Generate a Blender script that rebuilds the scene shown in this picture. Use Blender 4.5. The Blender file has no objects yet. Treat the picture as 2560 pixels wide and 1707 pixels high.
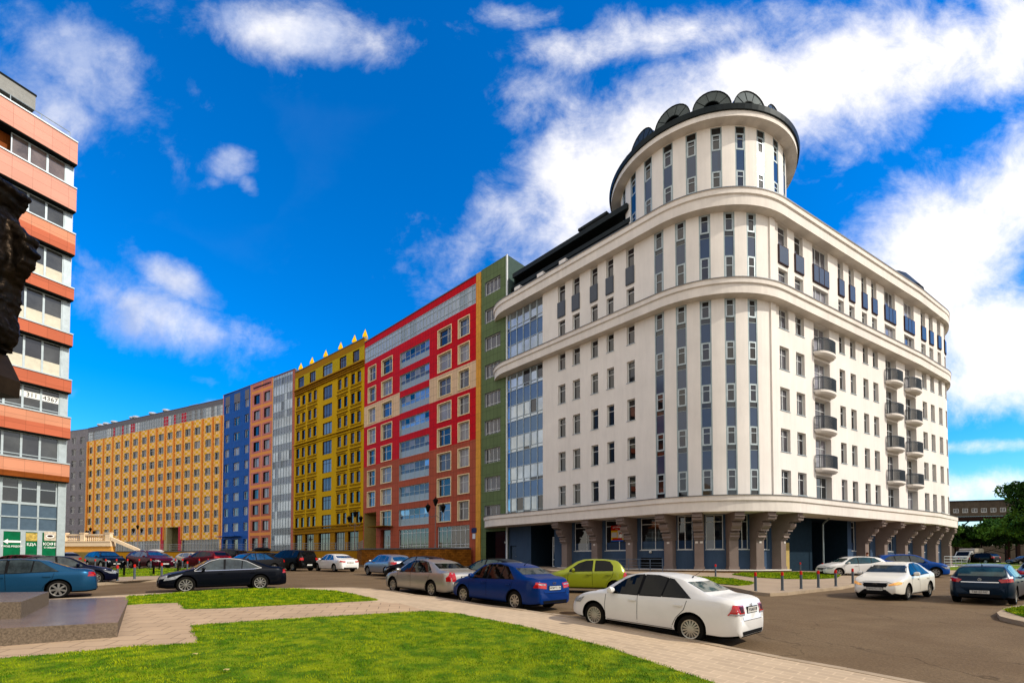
import bpy, bmesh, math, random
import numpy as np
from mathutils import Vector, Matrix
from mathutils.bvhtree import BVHTree
from math import sin, cos, pi, radians, hypot, atan2
random.seed(7)
sc = bpy.context.scene
# ---------------------------------------------------------------- camera
F = 1200.; PIT = radians(1.6); CY = 1396 - F*math.tan(PIT); E = 1.95
cam = bpy.data.objects.new('camera', bpy.data.cameras.new('camera'))
sc.collection.objects.link(cam); sc.camera = cam
cam.location = (0, 0, E); cam.rotation_euler = (pi/2 + PIT, 0, 0)
cam.data.sensor_width = 36; cam.data.lens = F/2560*36
cam.data.shift_y = (CY - 853.5)/2560
cam.data.clip_start = .1; cam.data.clip_end = 3000
# ---------------------------------------------------------------- light
SUN = Vector((.743, -.29, .602)).normalized()
sl = bpy.data.lights.new('sun', 'SUN'); sl.energy = 3.3; sl.angle = radians(.55); sl.color = (1, .93, .82)
so = bpy.data.objects.new('sun', sl); sc.collection.objects.link(so)
so.rotation_euler = (-SUN).to_track_quat('-Z', 'Y').to_euler(); so.location = (60, -30, 60)
sc.view_settings.view_transform = 'Standard'; sc.view_settings.look = 'None'
sc.view_settings.exposure = .40; sc.view_settings.gamma = 1
def sky_world():
    w = bpy.data.worlds.new('World'); sc.world = w; w.use_nodes = True
    nt = w.node_tree; nt.nodes.clear(); N = nt.nodes.new; L = nt.links.new
    def m(op, a, b=None, c=None):
        n = N('ShaderNodeMath'); n.operation = op
        for i, v in enumerate((a, b, c)):
            if v is None: continue
            if isinstance(v, (int, float)): n.inputs[i].default_value = v
            else: L(v, n.inputs[i])
        return n.outputs[0]
    sky = N('ShaderNodeTexSky'); sky.sky_type = 'NISHITA'; sky.sun_disc = False
    sky.sun_elevation = math.asin(SUN.z); sky.sun_rotation = atan2(SUN.x, SUN.y)
    sky.air_density = 1.0; sky.dust_density = .15; sky.ozone_density = 3.5
    tc = N('ShaderNodeTexCoord'); sp = N('ShaderNodeSeparateXYZ'); L(tc.outputs['Generated'], sp.inputs[0])
    X, Y, Z = sp.outputs
    # clouds live on a flat layer high above the street: direction -> layer coordinates
    yy = m('MAXIMUM', Y, .08)
    U = m('DIVIDE', X, yy); V = m('DIVIDE', Z, yy)
    cb = N('ShaderNodeCombineXYZ'); L(U, cb.inputs[0]); L(V, cb.inputs[1])
    def noise(scale, det, rough, rot=0, sx=1, off=0, dist=.0):
        mp = N('ShaderNodeMapping'); mp.inputs['Rotation'].default_value = (0, 0, rot)
        mp.inputs['Scale'].default_value = (sx, 1, 1); mp.inputs['Location'].default_value = (off, off*.37, 0)
        L(cb.outputs[0], mp.inputs[0])
        n = N('ShaderNodeTexNoise'); n.inputs['Scale'].default_value = scale; n.inputs['Detail'].default_value = det
        n.inputs['Roughness'].default_value = rough; n.inputs['Distortion'].default_value = dist
        L(mp.outputs[0], n.inputs[0]); return n.outputs[0]
    # cloud banks: (u, v, half length, half width, angle, weight)
    banks = [(.30, .88, .48, .17, .50, 1.15), (.62, 1.0, .55, .18, .38, 1.15), (.10, .68, .20, .20, .9, .95), (.98, 1.08, .5, .14, .35, 1.0), (.30, 1.12, .35, .07, .1, .8), (.02, .98, .1, .1, .6, .6),
             (.78, .74, .16, .05, .45, .30), (.98, .72, .42, .16, .50, 1.2), (.80, .55, .42, .16, .45, 1.15), (1.05, .45, .3, .18, .2, 1.15), (.62, .62, .12, .06, .5, .7),
             (-.88, 1.04, .24, .11, -.62, .85), (-.50, 1.14, .34, .08, -.12, .85), (-1.02, .95, .2, .13, -.4, .8), (-.68, 1.0, .09, .04, -.8, .6), (-.15, 1.15, .16, .04, -.2, .5), (.05, 1.16, .3, .04, 0, .5),
             (-.598, .842, .07, .058, -.45, .95), (-.565, .80, .05, .03, -1.0, .8), (-.63, .80, .04, .03, .3, .6), (-.80, .52, .17, .08, -.5, .95), (-.70, .58, .14, .045, -.55, .9), (-.72, .50, .24, .08, -.3, .95),
             (-.66, .47, .10, .03, -.5, .55), (-.90, .63, .10, .03, -.75, .55), (-.65, .375, .05, .02, -.2, .45), (-.90, .24, .08, .035, .2, .75), (-.62, .315, .05, .018, -.15, .7),
             (1.0, .235, .22, .025, .06, .95), (.98, .15, .26, .05, .04, 1.0), (1.25, .28, .25, .05, .1, .6), (-.92, .35, .04, .025, 0, .6), (-1.3, .3, .3, .1, 0, .5), (1.6, .5, .5, .3, .3, .8), (-1.7, .9, .5, .4, 0, .6)]
    tot = None
    for (u, v, a, b, t, wt) in banks:
        du = m('SUBTRACT', U, u); dv = m('SUBTRACT', V, v)
        p = m('ADD', m('MULTIPLY', du, cos(t)/a), m('MULTIPLY', dv, sin(t)/a))
        q = m('ADD', m('MULTIPLY', du, -sin(t)/b), m('MULTIPLY', dv, cos(t)/b))
        r = m('ADD', m('MULTIPLY', p, p), m('MULTIPLY', q, q))
        e = m('MULTIPLY', m('EXPONENT', m('MULTIPLY', r, -1.0)), wt)
        tot = e if tot is None else m('MAXIMUM', tot, e)
    big = noise(3.6, 12, .60, .5, 1.15, 3, .22); fine = noise(10, 12, .70, .45, .7, 8, .4)
    d = m('ADD', m('MULTIPLY', m('SUBTRACT', big, .5), 2.0), m('MULTIPLY', m('SUBTRACT', fine, .5), 1.0))
    dens = m('ADD', m('MULTIPLY', tot, 1.10), m('SUBTRACT', d, .40))
    dens = m('MULTIPLY', dens, m('MINIMUM', m('MULTIPLY', tot, 6), 1))
    cl = N('ShaderNodeMapRange'); cl.interpolation_type = 'SMOOTHSTEP'; L(dens, cl.inputs[0])
    cl.inputs[1].default_value = -.06; cl.inputs[2].default_value = .92; cl.inputs[3].default_value = 0; cl.inputs[4].default_value = .96
    front = m('GREATER_THAN', Y, .08)
    # unseen sky behind the photographer: bright warm noise clouds added to fill shaded faces
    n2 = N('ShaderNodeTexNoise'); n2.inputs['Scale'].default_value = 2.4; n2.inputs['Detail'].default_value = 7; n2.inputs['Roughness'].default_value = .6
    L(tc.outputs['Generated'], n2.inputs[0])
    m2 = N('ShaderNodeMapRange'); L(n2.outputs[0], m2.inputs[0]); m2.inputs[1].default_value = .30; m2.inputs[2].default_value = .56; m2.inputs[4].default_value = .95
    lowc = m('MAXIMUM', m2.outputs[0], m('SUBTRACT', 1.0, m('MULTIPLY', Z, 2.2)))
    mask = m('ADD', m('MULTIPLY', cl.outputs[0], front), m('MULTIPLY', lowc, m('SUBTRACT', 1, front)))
    hs = N('ShaderNodeHueSaturation'); hs.inputs['Saturation'].default_value = 1.5; hs.inputs['Value'].default_value = 1.0; L(sky.outputs[0], hs.inputs['Color'])
    tn = N('ShaderNodeMixRGB'); tn.blend_type = 'MULTIPLY'; tn.inputs[0].default_value = 1; ht = N('ShaderNodeMapRange'); L(Z, ht.inputs[0]); ht.inputs[1].default_value = .02; ht.inputs[2].default_value = .34
    hm = N('ShaderNodeMixRGB'); L(ht.outputs[0], hm.inputs[0]); hm.inputs[1].default_value = SKYLOW; hm.inputs[2].default_value = SKYTINT; L(hm.outputs[0], tn.inputs[2]); L(hs.outputs[0], tn.inputs[1])
    sh = noise(7, 5, .6, .4, 1, 5)
    cr = N('ShaderNodeMapRange'); L(m('ADD', m('MULTIPLY', U, .36), m('MULTIPLY', sh, 1.2)), cr.inputs[0]); cr.inputs[1].default_value = .22; cr.inputs[2].default_value = .74
    cc = N('ShaderNodeMixRGB'); L(cr.outputs[0], cc.inputs[0]); cc.inputs[1].default_value = CLOUD_LO; cc.inputs[2].default_value = CLOUD_HI
    cb2 = N('ShaderNodeMixRGB'); L(front, cb2.inputs[0]); cb2.inputs[1].default_value = CLOUD_FILL; L(cc.outputs[0], cb2.inputs[2])
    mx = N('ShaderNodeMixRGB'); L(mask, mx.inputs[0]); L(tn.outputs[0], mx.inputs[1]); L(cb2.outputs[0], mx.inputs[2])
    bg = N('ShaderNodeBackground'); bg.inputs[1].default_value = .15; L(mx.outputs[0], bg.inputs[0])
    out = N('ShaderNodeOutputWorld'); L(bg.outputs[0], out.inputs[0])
SKYTINT = (.2, 1.02, 1.22, 1); SKYLOW = (.95, .95, 1.02, 1); CLOUD_FILL = (7.4, 6.8, 5.9, 1); CLOUD_LO = (2.5, 3.0, 4.4, 1); CLOUD_HI = (6.3, 6.1, 5.9, 1)
sky_world()
# ---------------------------------------------------------------- helpers
def lin(h):
    h = h.lstrip('#'); o = []
    for i in (0, 2, 4):
        v = int(h[i:i+2], 16)/255; o.append(v/12.92 if v <= .04045 else ((v+.055)/1.055)**2.4)
    return tuple(o)+(1,)
MATS = {}
def mat(name, col, rough=.7, metal=0, var=(3, .12), bump=None, coat=0, spec=.06, tile=None, streak=0, emit=0, hvar=None):
    """one procedural material; tile=(w,h,mortar,colour scale) draws panel joints from the metre UVs"""
    if name in MATS: return MATS[name]
    if isinstance(col, str): col = lin(col)
    m = bpy.data.materials.new(name); m.use_nodes = True; nt = m.node_tree; N = nt.nodes.new; L = nt.links.new
    b = nt.nodes['Principled BSDF']
    b.inputs['Roughness'].default_value = rough; b.inputs['Metallic'].default_value = metal
    b.inputs['Specular IOR Level'].default_value = spec; b.inputs['Coat Weight'].default_value = coat; b.inputs['Coat Roughness'].default_value = .04
    tc = N('ShaderNodeTexCoord'); last = None
    if var:
        n = N('ShaderNodeTexNoise'); n.inputs['Scale'].default_value = var[0]; n.inputs['Detail'].default_value = 5; n.inputs['Roughness'].default_value = .65
        L(tc.outputs['Object'], n.inputs[0])
        r = N('ShaderNodeMapRange'); L(n.outputs[0], r.inputs[0]); r.inputs[1].default_value = .3; r.inputs[2].default_value = .7
        r.inputs[3].default_value = 1-var[1]; r.inputs[4].default_value = 1+var[1]
        mx = N('ShaderNodeMixRGB'); mx.blend_type = 'MULTIPLY'; mx.inputs[0].default_value = 1; mx.inputs[1].default_value = col; L(r.outputs[0], mx.inputs[2]); last = mx.outputs[0]
        if hvar:
            n3 = N('ShaderNodeTexNoise'); n3.inputs['Scale'].default_value = hvar[0]; n3.inputs['Detail'].default_value = 6; L(tc.outputs['Object'], n3.inputs[0])
            r3 = N('ShaderNodeMapRange'); L(n3.outputs[0], r3.inputs[0]); r3.inputs[1].default_value = .42; r3.inputs[2].default_value = .62
            m3 = N('ShaderNodeMixRGB'); L(r3.outputs[0], m3.inputs[0]); L(last, m3.inputs[1]); m3.inputs[2].default_value = lin(hvar[1]) if isinstance(hvar[1], str) else hvar[1]; last = m3.outputs[0]
    if streak:
        n = N('ShaderNodeTexNoise'); mp = N('ShaderNodeMapping'); mp.inputs['Scale'].default_value = (1, .12, 1); L(tc.outputs['UV'], mp.inputs[0]); L(mp.outputs[0], n.inputs[0])
        n.inputs['Scale'].default_value = 2.2; n.inputs['Detail'].default_value = 6; n.inputs['Roughness'].default_value = .7
        r = N('ShaderNodeMapRange'); L(n.outputs[0], r.inputs[0]); r.inputs[1].default_value = .35; r.inputs[2].default_value = .7; r.inputs[3].default_value = 1; r.inputs[4].default_value = 1-streak
        mx = N('ShaderNodeMixRGB'); mx.blend_type = 'MULTIPLY'; mx.inputs[0].default_value = 1; L(last, mx.inputs[1]); L(r.outputs[0], mx.inputs[2]); last = mx.outputs[0]
    if tile:
        w, h, mo, k = tile[:4]
        br = N('ShaderNodeTexBrick'); L(tc.outputs['UV'], br.inputs[0]); br.offset = tile[4] if len(tile) > 4 else 0; br.squash = 1
        br.inputs['Scale'].default_value = 1; br.inputs['Brick Width'].default_value = w; br.inputs['Row Height'].default_value = h; br.inputs['Mortar Size'].default_value = mo
        br.inputs['Mortar Smooth'].default_value = .2
        tv = tile[5] if len(tile) > 5 else .06
        br.inputs['Color1'].default_value = (1-tv, 1-tv, 1-tv, 1); br.inputs['Color2'].default_value = (1+tv, 1+tv, 1+tv, 1); br.inputs['Mortar'].default_value = (k, k, k, 1)
        mx = N('ShaderNodeMixRGB'); mx.blend_type = 'MULTIPLY'; mx.inputs[0].default_value = 1; L(last, mx.inputs[1]); L(br.outputs[0], mx.inputs[2]); last = mx.outputs[0]
    if last: L(last, b.inputs['Base Color'])
    else: b.inputs['Base Color'].default_value = col
    if bump:
        n = N('ShaderNodeTexNoise'); n.inputs['Scale'].default_value = bump[0]; n.inputs['Detail'].default_value = 6; L(tc.outputs['Object'], n.inputs[0])
        bp = N('ShaderNodeBump'); bp.inputs['Strength'].default_value = bump[1]; bp.inputs['Distance'].default_value = bump[2] if len(bump) > 2 else .02
        L(n.outputs[0], bp.inputs['Height']); L(bp.outputs[0], b.inputs['Normal'])
    if emit:
        b.inputs['Emission Color'].default_value = col; b.inputs['Emission Strength'].default_value = emit
    MATS[name] = m; return m
def checker(name, c1, c2, w, h):
    m = mat(name, c1, .6); nt = m.node_tree; N = nt.nodes.new; L = nt.links.new; b = nt.nodes['Principled BSDF']
    src = b.inputs['Base Color'].links[0].from_socket
    tc = N('ShaderNodeTexCoord'); mp = N('ShaderNodeMapping'); mp.inputs['Scale'].default_value = (1/w, 1/h, 1); mp.inputs['Location'].default_value = (0, 0, .5); L(tc.outputs['UV'], mp.inputs[0])
    ck = N('ShaderNodeTexChecker'); ck.inputs['Scale'].default_value = 1; L(mp.outputs[0], ck.inputs[0])
    a, b2 = lin(c1), lin(c2); ck.inputs[1].default_value = (1, 1, 1, 1); ck.inputs[2].default_value = tuple(b2[i]/max(a[i], .004) for i in range(3))+(1,)
    mx = N('ShaderNodeMixRGB'); mx.blend_type = 'MULTIPLY'; mx.inputs[0].default_value = 1; L(src, mx.inputs[1]); L(ck.outputs[0], mx.inputs[2]); L(mx.outputs[0], b.inputs['Base Color'])
    return m
def glass(name, col, rough=.03, var=.35, scale=.6, spec=.75, metal=0):
    m = mat(name, col, rough, metal=metal, var=(scale, var), spec=spec)
    return m
def asphalt_mat():
    m = mat('asphalt', '#6c5a44', .92, var=(.35, .07), bump=(60, .7, .012), hvar=(.6, '#65533e')); nt = m.node_tree; N = nt.nodes.new; L = nt.links.new; b = nt.nodes['Principled BSDF']; src = b.inputs['Base Color'].links[0].from_socket
    tc = N('ShaderNodeTexCoord'); wn = N('ShaderNodeTexNoise'); wn.inputs['Scale'].default_value = 1.1; wn.inputs['Detail'].default_value = 4; L(tc.outputs['Object'], wn.inputs[0])
    ad = N('ShaderNodeVectorMath'); ad.operation = 'MULTIPLY_ADD'; L(wn.outputs['Color'], ad.inputs[0]); ad.inputs[1].default_value = (1.6, 1.6, 0); L(tc.outputs['Object'], ad.inputs[2])
    vo = N('ShaderNodeTexVoronoi'); vo.feature = 'DISTANCE_TO_EDGE'; vo.inputs['Scale'].default_value = .28; L(ad.outputs[0], vo.inputs['Vector'])
    cr = N('ShaderNodeMapRange'); L(vo.outputs['Distance'], cr.inputs[0]); cr.inputs[1].default_value = .001; cr.inputs[2].default_value = .006; cr.inputs[3].default_value = .62; cr.inputs[4].default_value = 1
    gn = N('ShaderNodeTexNoise'); gn.inputs['Scale'].default_value = 26; gn.inputs['Detail'].default_value = 3; L(tc.outputs['Object'], gn.inputs[0]); gr = N('ShaderNodeMapRange'); L(gn.outputs[0], gr.inputs[0]); gr.inputs[1].default_value = .3; gr.inputs[2].default_value = .7; gr.inputs[3].default_value = .80; gr.inputs[4].default_value = 1.2
    st = N('ShaderNodeTexNoise'); st.inputs['Scale'].default_value = .55; st.inputs['Detail'].default_value = 2; L(tc.outputs['Object'], st.inputs[0]); sr = N('ShaderNodeMapRange'); L(st.outputs[0], sr.inputs[0]); sr.inputs[1].default_value = .62; sr.inputs[2].default_value = .72; sr.inputs[3].default_value = 1; sr.inputs[4].default_value = .88
    last = src
    for x in (cr, gr, sr):
        mx = N('ShaderNodeMixRGB'); mx.blend_type = 'MULTIPLY'; mx.inputs[0].default_value = 1; L(last, mx.inputs[1]); L(x.outputs[0], mx.inputs[2]); last = mx.outputs[0]
    L(last, b.inputs['Base Color']); return m
class MB:
    """collects boxes / quads / prisms, then links them as one mesh"""
    def __init__(s): s.v = []; s.f = []; s.m = []; s.uv = []; s.mats = []
    def mi(s, m):
        if m not in s.mats: s.mats.append(m)
        return s.mats.index(m)
    def face(s, pts, m, uv=None):
        n = len(s.v); s.v += [tuple(p) for p in pts]; s.f.append(tuple(range(n, n+len(pts)))); s.m.append(s.mi(m))
        s.uv.append(uv or [(0, 0)]*len(pts))
    def mesh(s, vs, fs, m):
        n = len(s.v); s.v += [tuple(p) for p in vs]; k = s.mi(m)
        for f in fs: s.f.append(tuple(n+i for i in f)); s.m.append(k); s.uv.append([(vs[i][0], vs[i][2]) for i in f])
    def hexa(s, p, m, uv=None):   # 8 corners: bottom 4 ccw, top 4 ccw
        n = len(s.v); s.v += [tuple(q) for q in p]; k = s.mi(m)
        for f in ((3, 2, 1, 0), (4, 5, 6, 7), (0, 1, 5, 4), (1, 2, 6, 5), (2, 3, 7, 6), (3, 0, 4, 7)):
            s.f.append(tuple(n+i for i in f)); s.m.append(k); s.uv.append([uv[i] for i in f] if uv else [(p[i][0]+p[i][1], p[i][2]) for i in f])
    def box(s, x0, x1, y0, y1, z0, z1, m, M=None):
        p = [Vector(q) for q in ((x0, y0, z0), (x1, y0, z0), (x1, y1, z0), (x0, y1, z0), (x0, y0, z1), (x1, y0, z1), (x1, y1, z1), (x0, y1, z1))]
        if M: p = [M @ q for q in p]
        s.hexa(p, m)
    def pbox(s, P, a, b, z0, z1, d0, d1, m, seg=None):   # box following a wall path
        n = max(1, math.ceil((b-a)/seg)) if seg else 1
        for i in range(n):
            q0 = a+(b-a)*i/n; q1 = a+(b-a)*(i+1)/n
            A, B, C, D = P.at(q0, d1), P.at(q1, d1), P.at(q1, d0), P.at(q0, d0)
            s.hexa([(*A, z0), (*B, z0), (*C, z0), (*D, z0), (*A, z1), (*B, z1), (*C, z1), (*D, z1)], m,
                   [(q0, z0), (q1, z0), (q1, z0), (q0, z0), (q0, z1), (q1, z1), (q1, z1), (q0, z1)])
    def pquad(s, P, a, b, z0, z1, d, m, seg=None):
        n = max(1, math.ceil((b-a)/seg)) if seg else 1
        for i in range(n):
            q0 = a+(b-a)*i/n; q1 = a+(b-a)*(i+1)/n; A, B = P.at(q0, d), P.at(q1, d)
            s.face([(*A, z0), (*B, z0), (*B, z1), (*A, z1)], m, [(q0, z0), (q1, z0), (q1, z1), (q0, z1)])
    def tube(s, p0, p1, r0, r1, m, n=8, cap=True):
        p0, p1 = Vector(p0), Vector(p1); d = (p1-p0).normalized(); u = d.orthogonal().normalized(); w = d.cross(u)
        vs = [tuple(p+(u*cos(2*pi*i/n)+w*sin(2*pi*i/n))*r) for p, r in ((p0, r0), (p1, r1)) for i in range(n)]
        fs = [(i, (i+1) % n, n+(i+1) % n, n+i) for i in range(n)]
        if cap: fs += [tuple(range(n-1, -1, -1)), tuple(range(n, 2*n))]
        s.mesh(vs, fs, m)
    def lathe(s, prof, c, m, n=16, axis='z', a0=0, a1=2*pi):
        full = abs(a1-a0-2*pi) < 1e-6; vs = []; k = len(prof); cols = n if full else n+1
        for i in range(cols):
            a = a0+(a1-a0)*i/n
            for r, h in prof:
                if axis == 'z': vs.append((c[0]+r*cos(a), c[1]+r*sin(a), c[2]+h))
                else: vs.append((c[0]+r*cos(a), c[1]+h, c[2]+r*sin(a)))
        fs = [(i*k+j, ((i+1) % cols)*k+j, ((i+1) % cols)*k+j+1, i*k+j+1) for i in range(n) for j in range(k-1)]
        s.mesh(vs, fs, m)
    def build(s, name, parent=None, smooth=None, loc=None):
        me = bpy.data.meshes.new(name); me.from_pydata(s.v, [], s.f)
        for m in s.mats: me.materials.append(m)
        me.polygons.foreach_set('material_index', s.m)
        uv = me.uv_layers.new(name='UVMap'); uv.data.foreach_set('uv', [c for f in s.uv for q in f for c in q])
        me.update()
        if smooth: me.shade_smooth(); me.set_sharp_from_angle(angle=radians(smooth))
        o = bpy.data.objects.new(name, me); sc.collection.objects.link(o)
        if parent: o.parent = parent
        if loc: o.location = loc
        return o
def tag(o, label=None, cat=None, group=None, kind=None):
    if label: o['label'] = label
    if cat: o['category'] = cat
    if group: o['group'] = group
    if kind: o['kind'] = kind
    return o
def thing(name, label, cat, loc=(0, 0, 0), rz=0, group=None):
    o = bpy.data.objects.new(name, None); sc.collection.objects.link(o); o.location = loc; o.rotation_euler = (0, 0, rz); o.empty_display_size = .3
    return tag(o, label, cat, group)
# pixel of the photograph -> world (the photograph is the survey the place is measured from)
def ray(px, py):
    x = (px-1280)/F; z = (CY-py)/F; c, s = cos(PIT), sin(PIT); return x, c-z*s, s+z*c
KG = [(-40, -.6), (0, -.35), (8, -.02), (10.3, .10), (12, .19), (15, .32), (20, .46), (30, .66), (40, .86), (50, .96), (85, 1.3), (400, 1.35)]
def g(x, y):
    for (a, za), (b, zb) in zip(KG, KG[1:]):
        if y <= b: break
    f = max(0, min(1, (y-a)/(b-a))); return za+(zb-za)*f-.006*max(-25, min(25, x))
def gnd(px, py, dz=0):
    x, y, z = ray(px, py); lo, hi = .5, 260
    for _ in range(50):
        m = (lo+hi)/2
        if E+z*m-g(x*m, y*m)-dz > 0: lo = m
        else: hi = m
    return x*lo, y*lo
class Path:
    def __init__(s, prims, step=.25):
        s.t = []; S = 0
        for p in prims:
            if p[0] == 'L':
                (x0, y0), (x1, y1) = p[1], p[2]; Ln = hypot(x1-x0, y1-y0); n = max(1, int(Ln/step)); nx, ny = (y1-y0)/Ln, -(x1-x0)/Ln
                for i in range(n+1): s.t.append((S+Ln*i/n, x0+(x1-x0)*i/n, y0+(y1-y0)*i/n, nx, ny))
            else:
                _, (cx, cy), r, a0, a1 = p; Ln = abs(a1-a0)*r; n = max(2, int(Ln/step))
                for i in range(n+1):
                    a = a0+(a1-a0)*i/n; s.t.append((S+Ln*i/n, cx+r*cos(a), cy+r*sin(a), cos(a), sin(a)))
            S += Ln
        s.L = S
    def at(s, q, d=0):
        T = s.t
        if q <= T[0][0]: a = b = T[0]; f = 0
        elif q >= T[-1][0]: a = b = T[-1]; f = 0
        else:
            lo, hi = 0, len(T)-1
            while hi-lo > 1:
                m = (lo+hi)//2
                if T[m][0] <= q: lo = m
                else: hi = m
            a, b = T[lo], T[hi]; f = (q-a[0])/max(1e-9, b[0]-a[0])
        x, y, nx, ny = [a[i]+(b[i]-a[i])*f for i in (1, 2, 3, 4)]; l = hypot(nx, ny)
        return x+nx/l*d, y+ny/l*d
    def ang(s, q):   # direction of travel
        (a, b), (c, d) = s.at(q-.05), s.at(q+.05); return atan2(d-b, c-a)
    def hit(s, px, py, d=0):
        rx, ry, rz = ray(px, py); r = rx/ry; best = None; pv = None; n = int(s.L/.15)
        for i in range(n+1):
            q = s.L*i/n; x, y = s.at(q, d); e = x/y-r
            if pv is not None and pv[1]*e <= 0 and y > 0:
                f = pv[1]/(pv[1]-e+1e-12); qq = pv[0]+(q-pv[0])*f; X, Y = s.at(qq, d)
                if best is None or Y < best[1]: best = (qq, Y, E+rz/ry*Y)
            pv = (q, e)
        return best and (best[0], best[2])
def facade(P, s0, s1, z0, z1, ops, colfn, reveal, xs=(), zs=(), d=0, seg=None):
    """wall of a path with real holes; ops = (s0,s1,z0,z1,depth)"""
    mb = MB(); S = {s0, s1, *[x for x in xs if s0 < x < s1]}; Z = {z0, z1, *[z for z in zs if z0 < z < z1]}
    for o in ops: S |= {o[0], o[1]}; Z |= {o[2], o[3]}
    S = sorted(S)
    if seg:
        T = [S[0]]
        for a in S[1:]:
            n = max(1, math.ceil((a-T[-1])/seg)); b = T[-1]; T += [b+(a-b)*i/n for i in range(1, n+1)]
        S = T
    Z = sorted(Z)
    for i in range(len(S)-1):
        a, b = S[i], S[i+1]
        if b-a < 1e-4: continue
        run = None
        for j in range(len(Z)-1):
            c, e = Z[j], Z[j+1]
            if e-c < 1e-4: continue
            ms, mz = (a+b)/2, (c+e)/2
            if any(o[0] < ms < o[1] and o[2] < mz < o[3] for o in ops):
                if run: mb.pquad(P, a, b, run[0], run[1], d, run[2]); run = None
                continue
            m = colfn(ms, mz)
            if run and run[2] is m: run[1] = e
            else:
                if run: mb.pquad(P, a, b, run[0], run[1], d, run[2])
                run = [c, e, m]
        if run: mb.pquad(P, a, b, run[0], run[1], d, run[2])
    for o in ops:
        a, b, c, e, dep = o[:5]; rm = o[5] if len(o) > 5 and o[5] else reveal
        A0, B0, A1, B1 = P.at(a, d), P.at(b, d), P.at(a, d-dep), P.at(b, d-dep)
        mb.face([(*A0, c), (*A0, e), (*A1, e), (*A1, c)], rm, [(0, c), (0, e), (dep, e), (dep, c)])
        mb.face([(*B0, e), (*B0, c), (*B1, c), (*B1, e)], rm, [(0, e), (0, c), (dep, c), (dep, e)])
        mb.face([(*A0, e), (*B0, e), (*B1, e), (*A1, e)], rm, [(a, 0), (b, 0), (b, dep), (a, dep)])
        mb.face([(*B0, c), (*A0, c), (*A1, c), (*B1, c)], rm, [(b, 0), (a, 0), (a, dep), (b, dep)])
    return mb
def win(P, parent, a, b, z0, z1, dep, fr, gl, style='t', name='window', base=0, fw=.07, seg=None, sill=None, blank=None):
    """a window: frame with bars (mesh) and its pane (sub-part)"""
    mb = MB(); d1 = base-dep+.07; d0 = base-dep
    for q in ((a, a+fw), (b-fw, b)): mb.pbox(P, q[0], q[1], z0, z1, d0, d1, fr)
    mb.pbox(P, a+fw, b-fw, z0, z0+fw, d0, d1, fr, seg); mb.pbox(P, a+fw, b-fw, z1-fw, z1, d0, d1, fr, seg)
    w = b-a; h = z1-z0
    def vb(f, lo=0, hi=1, t=.03): mb.pbox(P, a+w*f-t, a+w*f+t, z0+fw+(h-2*fw)*lo, z0+fw+(h-2*fw)*hi, d0, d1+.003, fr)
    def hb(f, lo=0, hi=1, t=.025): mb.pbox(P, a+fw+(w-2*fw)*lo, a+fw+(w-2*fw)*hi, z0+h*f-t, z0+h*f+t, d0, d1-.003, fr, seg)
    if 'v' in style: vb(.5)
    if 'h' in style: hb(.62)
    if 'l' in style: vb(.36)
    if 'r' in style: vb(.64)
    if 't' in style: hb(.70)
    if 'b' in style: hb(.16)
    for ch, n in (('3', 3), ('4', 4), ('5', 5), ('6', 6), ('7', 7)):
        if ch in style: [vb(i/n, t=.025) for i in range(1, n)]
    if 'T' in style: hb(.80)
    if sill: mb.pbox(P, a-.06, b+.06, z0-.05, z0, d0, base+.05, sill)
    o = mb.build(name, parent)
    pm = MB(); e = .03
    pm.pbox(P, a+e, b-e, z0+e, z1-e, d0+.012, d0+.03, gl, seg)
    if blank: pm.pbox(P, a+e, b-e, z0+e, z0+h*blank[0], d0+.03, d0+.045, blank[1], seg)
    pm.build('pane', o)
    return o
# ================================================================ materials
asphalt = asphalt_mat()
paving = mat('paving', '#b09b80', .85, var=(.8, .08), tile=(.4, .2, .014, 1.22, .5, .07), bump=(90, .25, .004))
paving2 = mat('paving_long', '#ad9478', .85, var=(.8, .10), tile=(.62, .5, .012, .42, .5, .05), bump=(90, .25, .004))
kerbm = mat('kerb_stone', '#9c8a72', .85, var=(1.5, .2), bump=(50, .3, .006))
grassm = mat('grass', '#476410', .9, var=(4, .35), hvar=(2.6, '#778414'), bump=(30, .8, .03))
white_st = mat('cream_stucco', '#e0d9d0', .85, var=(.3, .06), streak=.09, bump=(25, .15, .01))
band_st = mat('cornice_stucco', '#dad2c8', .85, var=(.5, .08), streak=.12, bump=(25, .15, .01))
rail_d = mat('balcony_rail', '#3a4148', .5, metal=.3)
lead = mat('lead_flashing', '#5d6166', .5, metal=.6)
alu = mat('aluminium', '#a6b0b2', .45, metal=.35)
alu_d = mat('grey_green_frame', '#8f9b9c', .5, metal=.3)
white_fr = mat('white_frame', '#cdd0cf', .5)
cream_fr = mat('cream_frame', '#d8c49c', .6)
brown_fr = mat('brown_frame', '#2e1512', .5)
dk_panel = mat('dark_panel', '#28323f', .25, spec=.5)
blue_st = mat('blue_stucco', '#3d4f66', .85, var=(.4, .08), streak=.15, bump=(25, .15, .01))
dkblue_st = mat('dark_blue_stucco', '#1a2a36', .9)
col_st = mat('mauve_stone', '#7e7069', .85, var=(.8, .10), streak=.12, bump=(20, .2, .01))
cream_w = mat('ochre_cream_wall', '#a8935a', .9)
stone = mat('rough_stone_plinth', '#7d6340', .9, tile=(.5, .16, .012, .45, .5, .25), bump=(18, .8, .03))
roofm = mat('dark_green_roof_metal', '#20312f', .35, metal=.3, tile=(.6, 40, .02, .6))
roofd = mat('roof_dark', '#0e1413', .6)
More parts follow.
